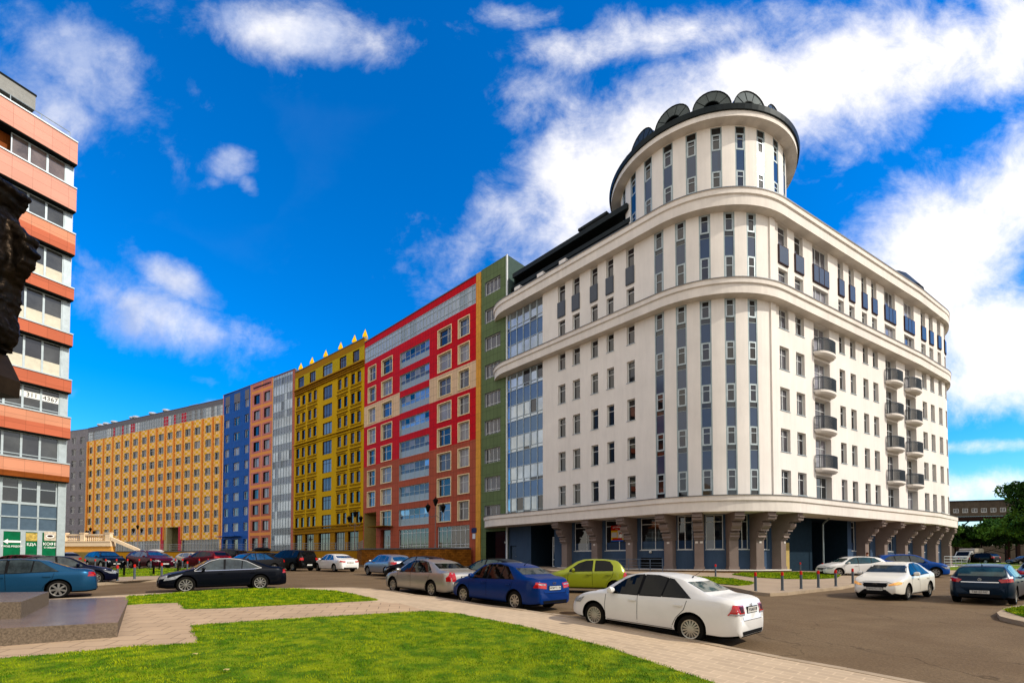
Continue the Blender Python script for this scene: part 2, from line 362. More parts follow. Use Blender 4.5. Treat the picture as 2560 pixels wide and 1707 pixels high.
GL = [glass('glass_dark', '#06080c'), glass('glass_mid', '#12171c'), glass('glass_violet', '#1d1a22'), glass('glass_curtain', '#4c4b50', .08, .35, .9, .5),
      glass('glass_pale', '#7d7b80', .12, .25, .8, .4), glass('glass_blue', '#101c2b')]
G_DARK = [GL[0], GL[0], GL[1], GL[2]]; G_MIX = [GL[1], GL[2], GL[3], GL[3], GL[4]]
blue_panel_gl = glass('glass_spandrel_blue', '#15304e', .12, .12)
bay_panel_gl = glass('glass_spandrel_bay', '#1f3450', .04, .12)
bay_sp = glass('glass_spandrel_bow', '#3c5878', .04, .12, .6, .75, .55)
bay_glass = glass('glass_bay', '#9aa3aa', .03, .25, .5, .75, .7)
# ================================================================ ground
def slab(name, pts, h, top, side=None, kind='structure', rot=0, base=-.25, kerb=None, curb_w=.16, label=None):
    """pts: world xy polygon following the terrain; optional kerb strip on listed edge range"""
    bm = bmesh.new(); vs = [bm.verts.new((x, y, 0)) for x, y in pts]; f = bm.faces.new(vs)
    if f.normal.z < 0: f.normal_flip()
    bmesh.ops.triangulate(bm, faces=bm.faces[:])
    for k, _ in KG: bmesh.ops.bisect_plane(bm, geom=bm.verts[:]+bm.edges[:]+bm.faces[:], plane_co=(0, k, 0), plane_no=(0, 1, 0))
    for k in (-25, 25): bmesh.ops.bisect_plane(bm, geom=bm.verts[:]+bm.edges[:]+bm.faces[:], plane_co=(k, 0, 0), plane_no=(1, 0, 0))
    bm.normal_update(); mb = MB(); c, s_ = cos(rot), sin(rot)
    for f in bm.faces:
        if f.normal.z < 0: f.normal_flip()
        P_ = [(v.co.x, v.co.y, g(v.co.x, v.co.y)+h) for v in f.verts]
        mb.face(P_, top, [(p[0]*c+p[1]*s_, -p[0]*s_+p[1]*c) for p in P_])
    for e in bm.edges:
        if len(e.link_faces) == 1:
            a, b = e.verts; A, B = a.co, b.co; za, zb = g(A.x, A.y)+h, g(B.x, B.y)+h
            mb.face([(A.x, A.y, za), (B.x, B.y, zb), (B.x, B.y, zb+base-h), (A.x, A.y, za+base-h)], side or top)
    bm.free(); o = mb.build(name); return tag(o, kind=kind)
def kerb_strip(name, pts, h=.135, w=.17, base=-.1):
    mb = MB(); n = len(pts); L_ = 0
    P2 = []
    for (a, b) in zip(pts, pts[1:]):
        k = max(1, int(hypot(b[0]-a[0], b[1]-a[1])/1.0)); P2 += [(a[0]+(b[0]-a[0])*i/k, a[1]+(b[1]-a[1])*i/k) for i in range(k)]
    P2.append(pts[-1])
    def nrm(i):
        a = P2[max(0, i-1)]; b = P2[min(len(P2)-1, i+1)]; l = hypot(b[0]-a[0], b[1]-a[1]); return -(b[1]-a[1])/l, (b[0]-a[0])/l
    for i in range(len(P2)-1):
        (x0, y0), (x1, y1) = P2[i], P2[i+1]; n0, n1 = nrm(i), nrm(i+1); gp = .006
        l = hypot(x1-x0, y1-y0); tx, ty = (x1-x0)/l*gp, (y1-y0)/l*gp
        q = [(x0+tx-n0[0]*.01, y0+ty-n0[1]*.01), (x1-tx-n1[0]*.01, y1-ty-n1[1]*.01), (x1-tx+n1[0]*w, y1-ty+n1[1]*w), (x0+tx+n0[0]*w, y0+ty+n0[1]*w)]
        j = random.uniform(-.006, .006)
        mb.hexa([(*p, g(*p)+base) for p in q]+[(*p, g(*p)+h+j) for p in q], kerbm)
    return tag(mb.build(name), kind='structure')
def blades(name, poly, n, hmin, hmax, z, w=.006):
    """short grass: real blades scattered over a polygon (one uncountable mass)"""
    xs = [p[0] for p in poly]; ys = [p[1] for p in poly]; rng = np.random.default_rng(len(poly)+n)
    px = np.array(xs); py = np.array(ys); pts = np.empty((0, 2))
    while len(pts) < n:
        q = rng.uniform((min(xs), min(ys)), (max(xs), max(ys)), (n, 2)); ins = np.zeros(len(q), bool); j = len(px)-1
        for i in range(len(px)):
            c = ((py[i] > q[:, 1]) != (py[j] > q[:, 1])) & (q[:, 0] < (px[j]-px[i])*(q[:, 1]-py[i])/(py[j]-py[i]+1e-12)+px[i]); ins ^= c; j = i
        d = np.hypot(q[:, 0], q[:, 1]); keep = ins & (rng.random(len(q)) < np.clip(9/d, .1, 1)**1.3)
        pts = np.vstack([pts, q[keep]])
    pts = pts[:n]; eb = []
    for (ax, ay), (bx, by) in zip(poly, poly[1:]+poly[:1]):
        l = hypot(bx-ax, by-ay)
        if l > 60 or min(ay, by) < 3: continue
        k = int(min(l, 30)*(220 if ay < 14 else 70)); t = rng.random(k); o = rng.normal(0, .035, k)+.03*np.sin(t*l*3.1)*np.sin(t*l*7.7); eb.append(np.c_[ax+(bx-ax)*t-(by-ay)/l*o, ay+(by-ay)*t+(bx-ax)/l*o])
    if eb: pts = np.vstack([pts]+eb)
    n = len(pts); gz = np.array([g(x, y) for x, y in pts])+z
    pat = .5+.25*np.sin(pts[:, 0]*4.7+np.sin(pts[:, 1]*6.3)*1.4)*np.sin(pts[:, 1]*5.3+pts[:, 0]*1.6)+.25*np.sin(pts[:, 0]*1.7+np.sin(pts[:, 1]*2.3)*1.4)
    tuft = (rng.random(n) < .012); h = rng.uniform(hmin, hmax, n)*(.6+.7*pat)*np.where(tuft, 1.9, 1); a = rng.uniform(0, 2*pi, n); ln = rng.normal(0, .4, (n, 2))*h[:, None]
    ww = w*(1+np.hypot(pts[:, 0], pts[:, 1])/9)
    v = np.empty((n, 3, 3)); dx = np.cos(a)*ww; dy = np.sin(a)*ww
    v[:, 0] = np.c_[pts[:, 0]-dx, pts[:, 1]-dy, gz]; v[:, 1] = np.c_[pts[:, 0]+dx, pts[:, 1]+dy, gz]; v[:, 2] = np.c_[pts[:, 0]+ln[:, 0], pts[:, 1]+ln[:, 1], gz+h]
    me = bpy.data.meshes.new(name); me.vertices.add(3*n); me.vertices.foreach_set('co', v.ravel()); me.loops.add(3*n); me.loops.foreach_set('vertex_index', np.arange(3*n))
    me.polygons.add(n); me.polygons.foreach_set('loop_start', np.arange(0, 3*n, 3)); me.update()
    me.materials.append(blade_m); o = bpy.data.objects.new(name, me); sc.collection.objects.link(o); return tag(o, kind='stuff')
def blade_mat():
    m = mat('grass_blade', '#4a6e0b', .85, var=(5, .5), hvar=(3.2, '#949e12')); b = m.node_tree.nodes['Principled BSDF']; b.inputs['Subsurface Weight'].default_value = 0; return m
blade_m = blade_mat()
def pg(pts, h=.12): return [gnd(x, y, h) for x, y in pts]
# asphalt plaza and everything out to the horizon in one sheet
mb = MB(); XS = [-900, -300, -120, -60, -25, 0, 25, 60, 120, 300, 900]; YS = [-40, 0, 8, 10.3, 12, 15, 20, 30, 40, 50, 85, 200, 500, 1600]
for i in range(len(XS)-1):
    for j in range(len(YS)-1):
        q = [(XS[i], YS[j]), (XS[i+1], YS[j]), (XS[i+1], YS[j+1]), (XS[i], YS[j+1])]; mb.face([(*p, g(*p)) for p in q], asphalt)
tag(mb.build('road'), kind='structure')
KERB = [(-240, 1512), (0, 1501), (125, 1496), (360, 1483), (431, 1480), (575, 1471), (717, 1468.5), (880, 1467), (928, 1470), (982, 1475), (1035, 1485), (1094, 1491), (1161, 1501), (1200, 1508), (1384, 1533), (1475, 1547), (1659, 1584), (1812, 1613), (1949, 1639), (2118, 1668), (2325, 1707)]
kw = pg(KERB, .13)
dx, dy = kw[-1][0]-kw[-2][0], kw[-1][1]-kw[-2][1]; l = hypot(dx, dy); kw.append((kw[-1][0]+dx/l*14, kw[-1][1]+dy/l*14))
pv = kw+[(kw[-1][0], -12), (-40, -12), (-40, kw[0][1])]
slab('pavement', pv, .12, paving, kerbm, rot=radians(-47))
kerb_strip('kerb', [p for p in reversed(kw)], .132)
G1 = [(-300, 1668), (0, 1647), (131, 1637), (316, 1618), (501, 1608), (482, 1564), (762, 1545), (1072, 1528), (1143, 1534), (1306, 1566), (1524, 1620), (1785, 1707)]
g1 = pg(G1, .13); dx, dy = g1[-1][0]-g1[-2][0], g1[-1][1]-g1[-2][1]; l = hypot(dx, dy); g1 += [(g1[-1][0]+dx/l*5, g1[-1][1]+dy/l*5), (-14, 1.0), (-16, 6)]
slab('lawn', g1, .145, grassm, rot=0); blades('grass', g1, 190000, .016, .045, .14, .0035)
G2 = [(325, 1490), (360, 1488.5), (431, 1483), (503, 1477), (562, 1473), (646, 1471.5), (741, 1471.5), (836, 1477), (879, 1485), (944, 1499), (919, 1501), (700, 1512), (550, 1519.5), (462, 1521), (450, 1505), (360, 1508), (318, 1511)]
g2 = pg(G2, .13); slab('lawn', g2, .145, grassm); blades('grass', g2, 26000, .02, .06, .14, .005)
# long paving slabs between the lawns and round the monument plinth
P3 = pg([(-300, 1640), (-100, 1560), (300, 1512), (450, 1505.5), (462, 1521.5), (550, 1520), (919, 1501.5), (1000, 1507), (1072, 1527), (762, 1544), (482, 1563), (501, 1607), (316, 1617), (131, 1636), (0, 1646), (-300, 1667)], .13)
slab('path', P3, .124, paving2, rot=radians(12))
# left island with its lawn
il = pg([(20, 1466), (150, 1462), (263, 1455), (330, 1450), (391, 1447), (470, 1441), (560, 1433), (610, 1427), (620, 1422), (560, 1418.5), (420, 1419), (250, 1420), (20, 1424)], .13)
slab('pavement', il, .12, mat('pavement_plain', '#9b8872', .85, var=(.6, .12), bump=(60, .3, .005)), kerbm); kerb_strip('kerb', list(il[:9]), .132)
g3 = pg([(30, 1447), (150, 1444), (271, 1442), (391, 1438), (480, 1432), (560, 1426), (540, 1420.5), (420, 1421), (250, 1422), (30, 1427)], .13)
slab('lawn', g3, .15, grassm); blades('grass', g3, 8000, .03, .07, .15, .006)
# right island in front of the cream building
ir = [(1380, 1426), (1560, 1431), (1640, 1438), (1720, 1450), (1800, 1462), (1846, 1470), (1884, 1478), (1925, 1482), (1968, 1480), (2023, 1474), (2104, 1466), (2150, 1457), (2172, 1446), (2168, 1436), (2120, 1429), (2010, 1426), (1960, 1424)]
irw = pg(ir, .13); ir_poly = irw+[(23.5, 41.5), (12.5, 46), (2, 56)]
slab('pavement', ir_poly, .12, MATS['pavement_plain'], kerbm); kerb_strip('kerb', list(irw[:15]), .132)
for i, poly in enumerate(([(1832, 1436), (1860, 1431), (1930, 1429.5), (2000, 1430), (2070, 1431), (2098, 1438), (2090, 1444), (2030, 1447), (1950, 1446), (1880, 1442)],
             [(1790, 1443), (1832, 1447), (1884, 1457), (1875, 1461), (1846, 1463), (1797, 1459), (1740, 1449), (1700, 1441)])):
    q = pg(poly, .13); slab('lawn', q, .15, grassm); blades('grass', q, 6000, .03, .08, .15, .006)
# far islands on the right
q = pg([(2326, 1433), (2390, 1436), (2450, 1434), (2560, 1428), (2640, 1420), (2640, 1408), (2480, 1404.5), (2352, 1404.5), (2336, 1412), (2330, 1422)], .13); slab('pavement', q, .12, MATS['pavement_plain'], kerbm); kerb_strip('kerb', list(q[:4]), .13)
for poly in ([(2352, 1406), (2400, 1405.3), (2500, 1406), (2600, 1408), (2560, 1411), (2460, 1413), (2440, 1411), (2400, 1409.5), (2350, 1409.5)], [(2346, 1418), (2400, 1415.5), (2446, 1413.6), (2560, 1413), (2560, 1420), (2440, 1425), (2352, 1424)]):
    slab('lawn', pg(poly, .13), .15, grassm)
q = pg([(2492, 1529), (2499, 1538), (2530, 1546), (2560, 1552), (2700, 1580), (2900, 1560), (2800, 1490), (2600, 1505), (2560, 1510), (2530, 1514), (2512, 1518)], .13); slab('pavement', q, .12, kerbm, kerbm)
q = pg([(2513, 1526), (2560, 1541), (2700, 1566), (2860, 1552), (2780, 1500), (2600, 1512), (2560, 1518), (2530, 1521)], .13); slab('lawn', q, .15, grassm); blades('grass', q, 9000, .02, .06, .15, .005)
# ================================================================ the cream corner building
C0 = (16.88, 36.5); dL = (-.689, .725); dR = (.862, .507); t_ = 5.9
TL = (C0[0]+dL[0]*t_, C0[1]+dL[1]*t_); TR = (C0[0]+dR[0]*t_, C0[1]+dR[1]*t_); RR = t_/math.tan(radians(38.5)); CEN = (TL[0]+.725*RR, TL[1]+.689*RR)
AL = 4.887; SL_ = (C0[0]+dL[0]*25, C0[1]+dL[1]*25); cl_ = (SL_[0]+.725*3.5, SL_[1]+.689*3.5); b1 = atan2(-.689, -.725)+2*pi
SR_ = (C0[0]+dR[0]*40, C0[1]+dR[1]*40); cr_ = (SR_[0]-.507*9, SR_[1]+.862*9); e0 = atan2(-.862, .507)
W = Path([('A', cl_, 3.5, b1-radians(80), b1), ('L', SL_, TL), ('A', CEN, RR, -2.38165, -1.03785), ('L', TR, SR_), ('A', cr_, 9, e0, e0+radians(95))])
def in_arc(a, b): return None if (4.9 < a and b < 23.9) or (34 < a and b < 68) else .5
cb = thing('corner_building', 'cream corner building with a round tower and corbelled piers along its blue ground floor', 'building', (18.2, 45.9, 1))
inv = Matrix.Translation((-18.2, -45.9, -1))
def adopt(o, p=cb):   # keep world placement when parented to a thing
    o.parent = p; o.matrix_parent_inverse = Matrix.Translation(-Vector(p.location)) if p.type == 'EMPTY' else Matrix(); return o
WE = W.L
ops = []
LCOL = [(12.33, 13.3), (14.24, 15.18), (16.52, 17.37), (18.37, 19.18), (20.57, 21.4)]
RSM = [(34.5, 35.9), (36.95, 38.3), (44.25, 45.3), (46.3, 47.35), (48.8, 49.85), (50.85, 51.95), (62.5, 63.7), (64.7, 65.8), (67.0, 68.0), (69.2, 70.3), (72.2, 73.2)]
RBAL = [(39.85, 42.5), (53.6, 56.1), (58.15, 60.7)]
STR = [23.85+1.9*k for k in range(5)]
lower = []; upper = []
for k in range(5):
    z1 = 23.12 if k == 0 else 23.3-3.48*k
    for a, b in LCOL+RSM: lower.append((a, b, max(7.0, 23.3-3.48*k-1.95), z1, .32, 'w'))
    for a, b in RBAL: lower.append((a, b, 23.3-3.48*k-2.85, z1, .55, 'B'))
lower = [(a, b, c, d, e, f) for a, b, c, d, e, f in lower if not (c < 6.9 and f == 'w')]
for c in STR: lower.append((c-.44, c+.44, 6.9, 23.12, .14, 'S')); upper.append((c-.44, c+.44, 24.42, 30.28, .14, 's'))
for a, b in LCOL+RSM+RBAL: upper.append((a, b, 24.8, 30.28, .32, 'U'))
BAY = (1.6, 10.15)
col_w = lambda s, z: white_st
def keep(x, lst):
    return [o[:5] for o in lst]
w1 = facade(W, BAY[1], WE, 6.84, 23.14, keep(0, lower), col_w, white_st, seg=.5); adopt(w1.build('wall', smooth=20))
w2 = facade(W, BAY[1], WE, 24.4, 30.3, keep(0, upper), col_w, white_st, seg=.5); adopt(w2.build('wall', smooth=20))
for z0, z1 in ((6.84, 23.14), (24.4, 30.3)):   # return wall beside the glazed bay
    mb = MB(); A, B = W.at(BAY[1], 0), W.at(BAY[1], -.7); mb.face([(*B, z0), (*A, z0), (*A, z1), (*B, z1)], white_st); adopt(mb.build('wall'))
# bands: swept stepped profiles
def sweep(P, prof, s0, s1, m, name, parent, seg=.5, mats=None, caps=True, closed=False, fade=None):
    mb = MB(); n = max(1, int((s1-s0)/seg)); fd = (lambda q, d: d if d < 0 or not fade else d*(1-(1-fade)*max(0, min(1, (q-60)/11))))
    for i in range(n):
        a, b = s0+(s1-s0)*i/n, s0+(s1-s0)*(i+1)/n
        for j in range(len(prof)-1):
            (d0, z0), (d1, z1) = prof[j], prof[j+1]; mm = mats[j] if mats and j in mats else m
            A, B = P.at(a, fd(a, d0)), P.at(b, fd(b, d0)); A1, B1 = P.at(a, fd(a, d1)), P.at(b, fd(b, d1)); off = hypot(d1-d0, z1-z0)
            mb.face([(*A, z0), (*B, z0), (*B1, z1), (*A1, z1)], mm, [(a, z0+d0), (b, z0+d0), (b, z1+d1), (a, z1+d1)])
    if caps:
        for q in (s0, s1): mb.face([(*P.at(q, fd(q, d)), z) for d, z in prof], m)
    o = mb.build(name, smooth=24); return adopt(o, parent) if parent else o
B1P = [(-1, 5.59), (1.95, 5.59), (1.95, 6.36), (2.06, 6.42), (2.06, 6.78), (2.12, 6.80), (2.12, 6.86), (-.6, 7.0)]
B2P = [(-1, 23.14), (.8, 23.14), (.8, 23.85), (.93, 23.92), (.93, 24.28), (1.0, 24.30), (1.0, 24.36), (-.6, 24.46)]
B3P = [(-1, 30.3), (.8, 30.3), (.8, 31.1), (.93, 31.17), (.93, 31.55), (1.0, 31.58), (1.0, 31.66), (-2.5, 31.8)]
for pr, fa in ((B1P, .3), (B2P, .45), (B3P, .45)): sweep(W, pr, 0, WE, band_st, 'cornice_band', cb, mats={6: lead, 5: lead}, fade=fa)
for z0, z1 in ((6.9, 23.14), (24.44, 30.3)):
    mb = MB(); mb.pbox(W, 33.25, 33.9, z0, z1, 0, .12, white_st); adopt(mb.build('pilaster'))
# windows of the wings
def light(): return random.choice(G_DARK)
for a, b, c, d, e, k in sorted(lower, key=lambda o: -1/W.at(o[0])[1]):
    if k == 'w':
        if W.at(a)[1] > 60.5: continue
        right = a > 34; w_ = win(W, cb, a, b, c, d, e, white_fr, random.choice([GL[1], GL[2], GL[3]]) if right else light(), 'vt' if right and b-a > 1.2 else 't', fw=.06, sill=alu)
        adopt(w_)
    elif k == 'B':
        lo = win(W, cb, a, b, c, d, e, white_fr, random.choice([GL[3], GL[4], GL[1]]), '3t', 'balcony_door' if c > 8 else 'window', fw=.07); adopt(lo)
        if c > 8:
            bal = MB(); zc = c-.05; m0 = (a+b)/2; hw = 1.55; n = 14
            A_ = W.at(m0, 0); an = W.ang(m0); tx, ty = cos(an), sin(an); nx, ny = ty, -tx
            def bp(u, r=1.0, dd=0):   # plan outline of the bowed balcony
                x = -hw+2*hw*u; y = (.10+.72*(1-abs(2*u-1)**2.6)**.5)*r+dd; return (A_[0]+tx*x*(1 if r == 1 else .93)+nx*y, A_[1]+ty*x*(1 if r == 1 else .93)+ny*y)
            top = [bp(i/n) for i in range(n+1)]; bot = [bp(i/n, .82) for i in range(n+1)]
            for i in range(n):
                bal.face([(*top[i], zc-.2), (*top[i+1], zc-.2), (*top[i+1], zc), (*top[i], zc)], band_st)
                bal.face([(*bot[i], zc-.34), (*bot[i+1], zc-.34), (*top[i+1], zc-.2), (*top[i], zc-.2)], band_st)
            bal.face([(*p, zc) for p in top], band_st); bal.face([(*p, zc-.34) for p in reversed(bot)], band_st)
            bo = adopt(bal.build('balcony', smooth=30)); rl = MB()
            for zz, rr in ((1.12, .04), (.98, .02), (.08, .025)):
                for i in range(n): rl.tube((*bp(i/n, 1, -.05), zc+zz), (*bp((i+1)/n, 1, -.05), zc+zz), rr, rr, rail_d, 5, False)
            for i in range(2*n+1):
                p = bp(i/(2*n), 1, -.05); rl.tube((*p, zc+.0), (*p, zc+1.12), .024, .024, rail_d, 4, False)
            r_ = rl.build('railing', bo)
for a, b, c, d, e, k in upper:
    if k != 'U' or W.at(a)[1] > 60.5: continue
    wide = b-a > 2; right = a > 34; fr = white_fr
    for z0, z1 in ((28.5, 30.28), (24.8, 26.75)):
        adopt(win(W, cb, a, b, z0, z1, .32, fr, random.choice([GL[3], GL[4]]) if wide else (random.choice([GL[1], GL[3]]) if right else GL[2]), '3' if wide else 't', fw=.06))
    pm = MB(); pm.pbox(W, a+.002, b-.002, 26.5, 28.5, -.3, -.02, white_st); ox = .03
    pm.pbox(W, a-ox, b+ox, 26.85, 28.45, -.02, .09, brown_fr if right else dk_panel)
    nn = 3 if wide else 1
    for i in range(nn):
        q0 = a+(b-a)*i/nn; q1 = a+(b-a)*(i+1)/nn; pm.pbox(W, q0+.06, q1-.06, 26.93, 28.37, .09, .11, dk_panel)
    adopt(pm.build('spandrel_panel'))
# tall window strips on the rounded corner
def strip(P, c, z0, z1, parent, tower=False, hw=.44):
    fr = MB(); subs = []; a, b = c-hw, c+hw; D0, D1 = -.14, -.05
    for q in ((a, a+.09), (b-.09, b)): fr.pbox(P, q[0], q[1], z0, z1, D0, D1+.04, alu_d)
    z = z1; seq = []
    if tower: seq = [('p', .55), ('c', 1.35), ('d', 1.75), ('c', z1-z0-3.65)]
    elif z1-z0 < 8: seq = [('c', 1.55), ('p', .42), ('d', 1.62), ('c', z1-z0-3.59)]
    else:
        seq = []; r = z1-z0
        for i in range(4): seq += [('c', 1.5), ('p', .42), ('d', 1.56)]
        seq += [('c', 1.7)]; used = sum(s[1] for s in seq); seq += [('p', r-used)]
    for k, h in seq:
        t, bt = z, z-h; z = bt; m_ = .035
        fr.pbox(P, a+.09, b-.09, t-m_, t, D0, D1+.02, alu_d)
        if k == 'c':
            for q in ((a+.09, a+.2), (b-.2, b-.09)): fr.pbox(P, q[0], q[1], bt, t-m_, D0, D1+.01, alu)
            fr.pbox(P, a+.2, b-.2, t-m_-.09, t-m_, D0, D1+.01, alu); fr.pbox(P, a+.2, b-.2, bt, bt+.1, D0, D1+.01, alu)
            fr.pbox(P, a+.2, b-.2, t-h*.36-.03, t-h*.36+.03, D0, D1+.005, alu)
            subs.append(('pane', a+.2, b-.2, bt+.1, t-m_-.09, D1-.04, random.choice([GL[0], GL[1], GL[2], GL[2]])))
        elif k == 'p': subs.append(('pane', a+.09, b-.09, bt, t-m_, D1-.03, random.choice([GL[0], GL[1]])))
        else: subs.append(('spandrel_panel', a+.09, b-.09, bt, t-m_, D1, blue_panel_gl))
    o = adopt(fr.build('window_strip'), parent)
    for nm, q0, q1, z_0, z_1, dd, mm in subs: x = MB(); x.pbox(P, q0, q1, z_0, z_1, D0, dd, mm); x.build(nm, o)
for c in STR: strip(W, c, 6.9, 23.12, cb); strip(W, c, 24.42, 30.28, cb)
# glazed bow at the left end
def glazed(P, a, b, z0, z1, rows, n, parent, d=-.1, name='glazed_bay', panel=bay_sp, gm=bay_glass):
    fr = MB(); pn = MB(); sp_ = MB(); step = (b-a)/n
    for i in range(n+1): fr.pbox(P, a+step*i-.035, a+step*i+.035, z0, z1, d, d+.1, alu)
    z = z0; k = 0; later = []
    while z < z1-.05:
        h, kind = rows[k % len(rows)]; k += 1; t = min(z+h, z1); sp_ = pn = MB(); later.append(('spandrel_panel' if kind == 's' else 'pane', pn))
        fr.pbox(P, a, b, z-.03, z+.03, d, d+.09, alu, .6)
        for i in range(n):
            (sp_ if kind == 's' else pn).pbox(P, a+step*i, a+step*(i+1), z, t, d, d+.03, panel if kind == 's' else random.choice([gm, gm, gm, GL[1]]), .8)
        if kind == 'g':
            for i in range(n):
                if random.random() < .45:
                    for q in ((.035, .1), (step-.1, step-.035)): fr.pbox(P, a+step*i+q[0], a+step*i+q[1], z+.05, t-.03, d, d+.11, alu)
        z = t
    o = adopt(fr.build(name), parent)
    for nm, x in later: x.build(nm, o)
    return o
glazed(W, BAY[0], BAY[1], 7.0, 23.12, [(.35, 'g'), (1.45, 'g'), (1.75, 's')], 8, cb, d=-.35)
glazed(W, BAY[0], BAY[1], 24.46, 30.28, [(.35, 'g'), (1.7, 'g'), (1.7, 's'), (.4, 'g'), (1.7, 'g')], 8, cb, d=-.35)
# ---------------- ground floor: mauve piers with corbels in front of a blue wall
BASE = 1.08; D_ = -.5
prof = [(-.5, 3.5), (.42, 3.5), (.42, 3.62), (.6, 3.66), (.52, 3.8), (.66, 3.96), (.66, 4.02), (.46, 4.04), (.46, 4.16), (.86, 4.16), (.86, 4.3), (1.0, 4.38), (1.14, 4.56), (1.16, 4.78), (.98, 4.8), (.98, 4.9), (1.5, 4.9), (1.5, 4.98), (1.72, 5.0), (1.76, 5.14), (1.68, 5.2), (1.86, 5.24), (1.86, 5.3), (1.7, 5.32), (1.7, 5.585), (-.5, 5.585)]
COLS = [13.32, 17.04, 20.86, 24.6, 26.98, 29.5, 31.62, 34.15, 48.2, 52.15, 56.8, 60.8, 64.6, 68.6, 72.5]
for c in COLS:
    mb = MB(); hw = .34; mb.pbox(W, c-hw, c+hw, BASE, 3.5, -.5, .28, col_st); mb.pbox(W, c-hw-.05, c+hw+.05, BASE, BASE+.25, -.5, .33, col_st)
    co = adopt(mb.build('pier')); br = MB()
    sc_f = 1-.7*max(0, min(1, (c-60)/11)); A = [W.at(c-hw-.03, d*(sc_f if d > 0 else 1)) for d, z in prof]; n = len(prof)
    an = W.ang(c); tx, ty = cos(an)*(2*hw+.06), sin(an)*(2*hw+.06); B = [(x+tx, y+ty) for x, y in A]
    LA = [(*A[i], prof[i][1]) for i in range(n)]; LB = [(*B[i], prof[i][1]) for i in range(n)]
    br.face(LA, col_st); br.face(LB[::-1], col_st)
    for i in range(n):
        j = (i+1) % n; br.face([LA[j], LA[i], LB[i], LB[j]], col_st)
    br.build('corbel', co)
gw = [(14.0, 16.35), (17.75, 20.1), (21.55, 23.75), (25.1, 26.4), (27.5, 28.95), (30.05, 31.15), (32.4, 33.35), (46.95, 47.75), (53.5, 55.7), (57.6, 59.5), (61.6, 63.5), (65.6, 67.4), (69.6, 71.3)]
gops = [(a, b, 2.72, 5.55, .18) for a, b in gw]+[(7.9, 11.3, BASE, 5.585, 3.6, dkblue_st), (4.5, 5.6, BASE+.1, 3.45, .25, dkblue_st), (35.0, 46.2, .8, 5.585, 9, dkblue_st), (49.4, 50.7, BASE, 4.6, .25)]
wb = facade(W, 2.2, WE, .5, 5.6, gops, lambda s, z: blue_st, blue_st, d=D_, seg=1); adopt(wb.build('ground_floor_wall'))
for a, b in gw:
    w_ = b-a; st = ('rT' if w_ > 1.7 else 'vT' if w_ > 1 else 'T'); adopt(win(W, cb, a, b, 2.72, 5.55, .18, white_fr, GL[0], st, base=D_, fw=.06, seg=.7, sill=white_fr, blank=(.27, bay_panel_gl)))
def door(P, a, b, z0, z1, base, dep, fr, gm, parent, leaves=1, name='door'):
    mb = MB(); d0, d1 = base-dep, base-dep+.09
    for q in ((a, a+.09), (b-.09, b)): mb.pbox(P, *q, z0, z1, d0, d1, fr)
    mb.pbox(P, a+.09, b-.09, z1-.09, z1, d0, d1, fr); mb.pbox(P, a+.09, b-.09, z0, z0+.12, d0, d1, fr); mb.pbox(P, a+.09, b-.09, z0+.75, z0+.85, d0, d1-.01, fr)
    if z1-z0 > 2.6: mb.pbox(P, a+.09, b-.09, z0+2.2, z0+2.3, d0, d1+.005, fr)
    if leaves == 2: mb.pbox(P, (a+b)/2-.07, (a+b)/2+.07, z0+.12, min(z0+2.2, z1-.09), d0, d1+.01, fr)
    o = adopt(mb.build(name), parent); g_ = MB(); g_.pbox(P, a+.05, b-.05, z0+.05, z1-.05, d0+.02, d0+.05, gm); g_.build('pane', o)
    h = MB(); x, y = P.at(b-.2 if leaves == 1 else (a+b)/2-.12, d1+.06); h.tube((x, y, z0+.8), (x, y, z0+1.4), .018, .018, alu, 6); h.build('handle', o); return o
door(W, 49.4, 50.7, BASE, 3.6, D_, .2, cream_fr, GL[0], cb, 2)
def plain_door(P, a, b, z0, z1, base, m, parent):
    mb = MB(); mb.pbox(P, a, b, z0, z1, base, base+.05, m); mb.pbox(P, a+.06, b-.06, z0+.06, z1-.06, base+.05, base+.07, m)
    o = adopt(mb.build('door'), parent); h = MB(); x, y = P.at(b-.15, base+.12); h.tube((x-.07, y, z0+1.05), (x+.07, y, z0+1.05), .02, .02, alu, 6); h.build('handle', o)
plain_door(W, 4.55, 5.55, BASE+.1, 3.4, D_-.25, mat('blue_grey_door', '#3c4c60', .5), cb)
# dark entrance recess: glass door on its right
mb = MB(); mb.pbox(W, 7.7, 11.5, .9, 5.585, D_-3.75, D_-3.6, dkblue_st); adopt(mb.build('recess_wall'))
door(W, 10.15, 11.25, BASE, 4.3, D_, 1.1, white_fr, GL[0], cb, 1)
# gateway: back wall, cream lining, middle pier, downpipe
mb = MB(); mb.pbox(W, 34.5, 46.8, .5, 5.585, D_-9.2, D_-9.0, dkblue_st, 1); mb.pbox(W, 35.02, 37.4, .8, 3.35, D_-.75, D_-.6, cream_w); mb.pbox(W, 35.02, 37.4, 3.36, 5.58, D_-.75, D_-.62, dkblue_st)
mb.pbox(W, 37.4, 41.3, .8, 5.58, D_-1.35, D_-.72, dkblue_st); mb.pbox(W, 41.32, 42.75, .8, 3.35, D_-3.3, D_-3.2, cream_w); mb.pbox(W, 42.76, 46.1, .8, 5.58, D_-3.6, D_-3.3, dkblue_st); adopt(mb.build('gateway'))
mb = MB(); x, y = W.at(41.5, D_+.15); mb.tube((x, y, .9), (x, y, 5.1), .07, .07, alu_d, 8); x2, y2 = W.at(41.1, D_+.9); mb.tube((x, y, 5.1), (x2, y2, 5.58), .07, .07, alu_d, 8); adopt(mb.build('downpipe'))
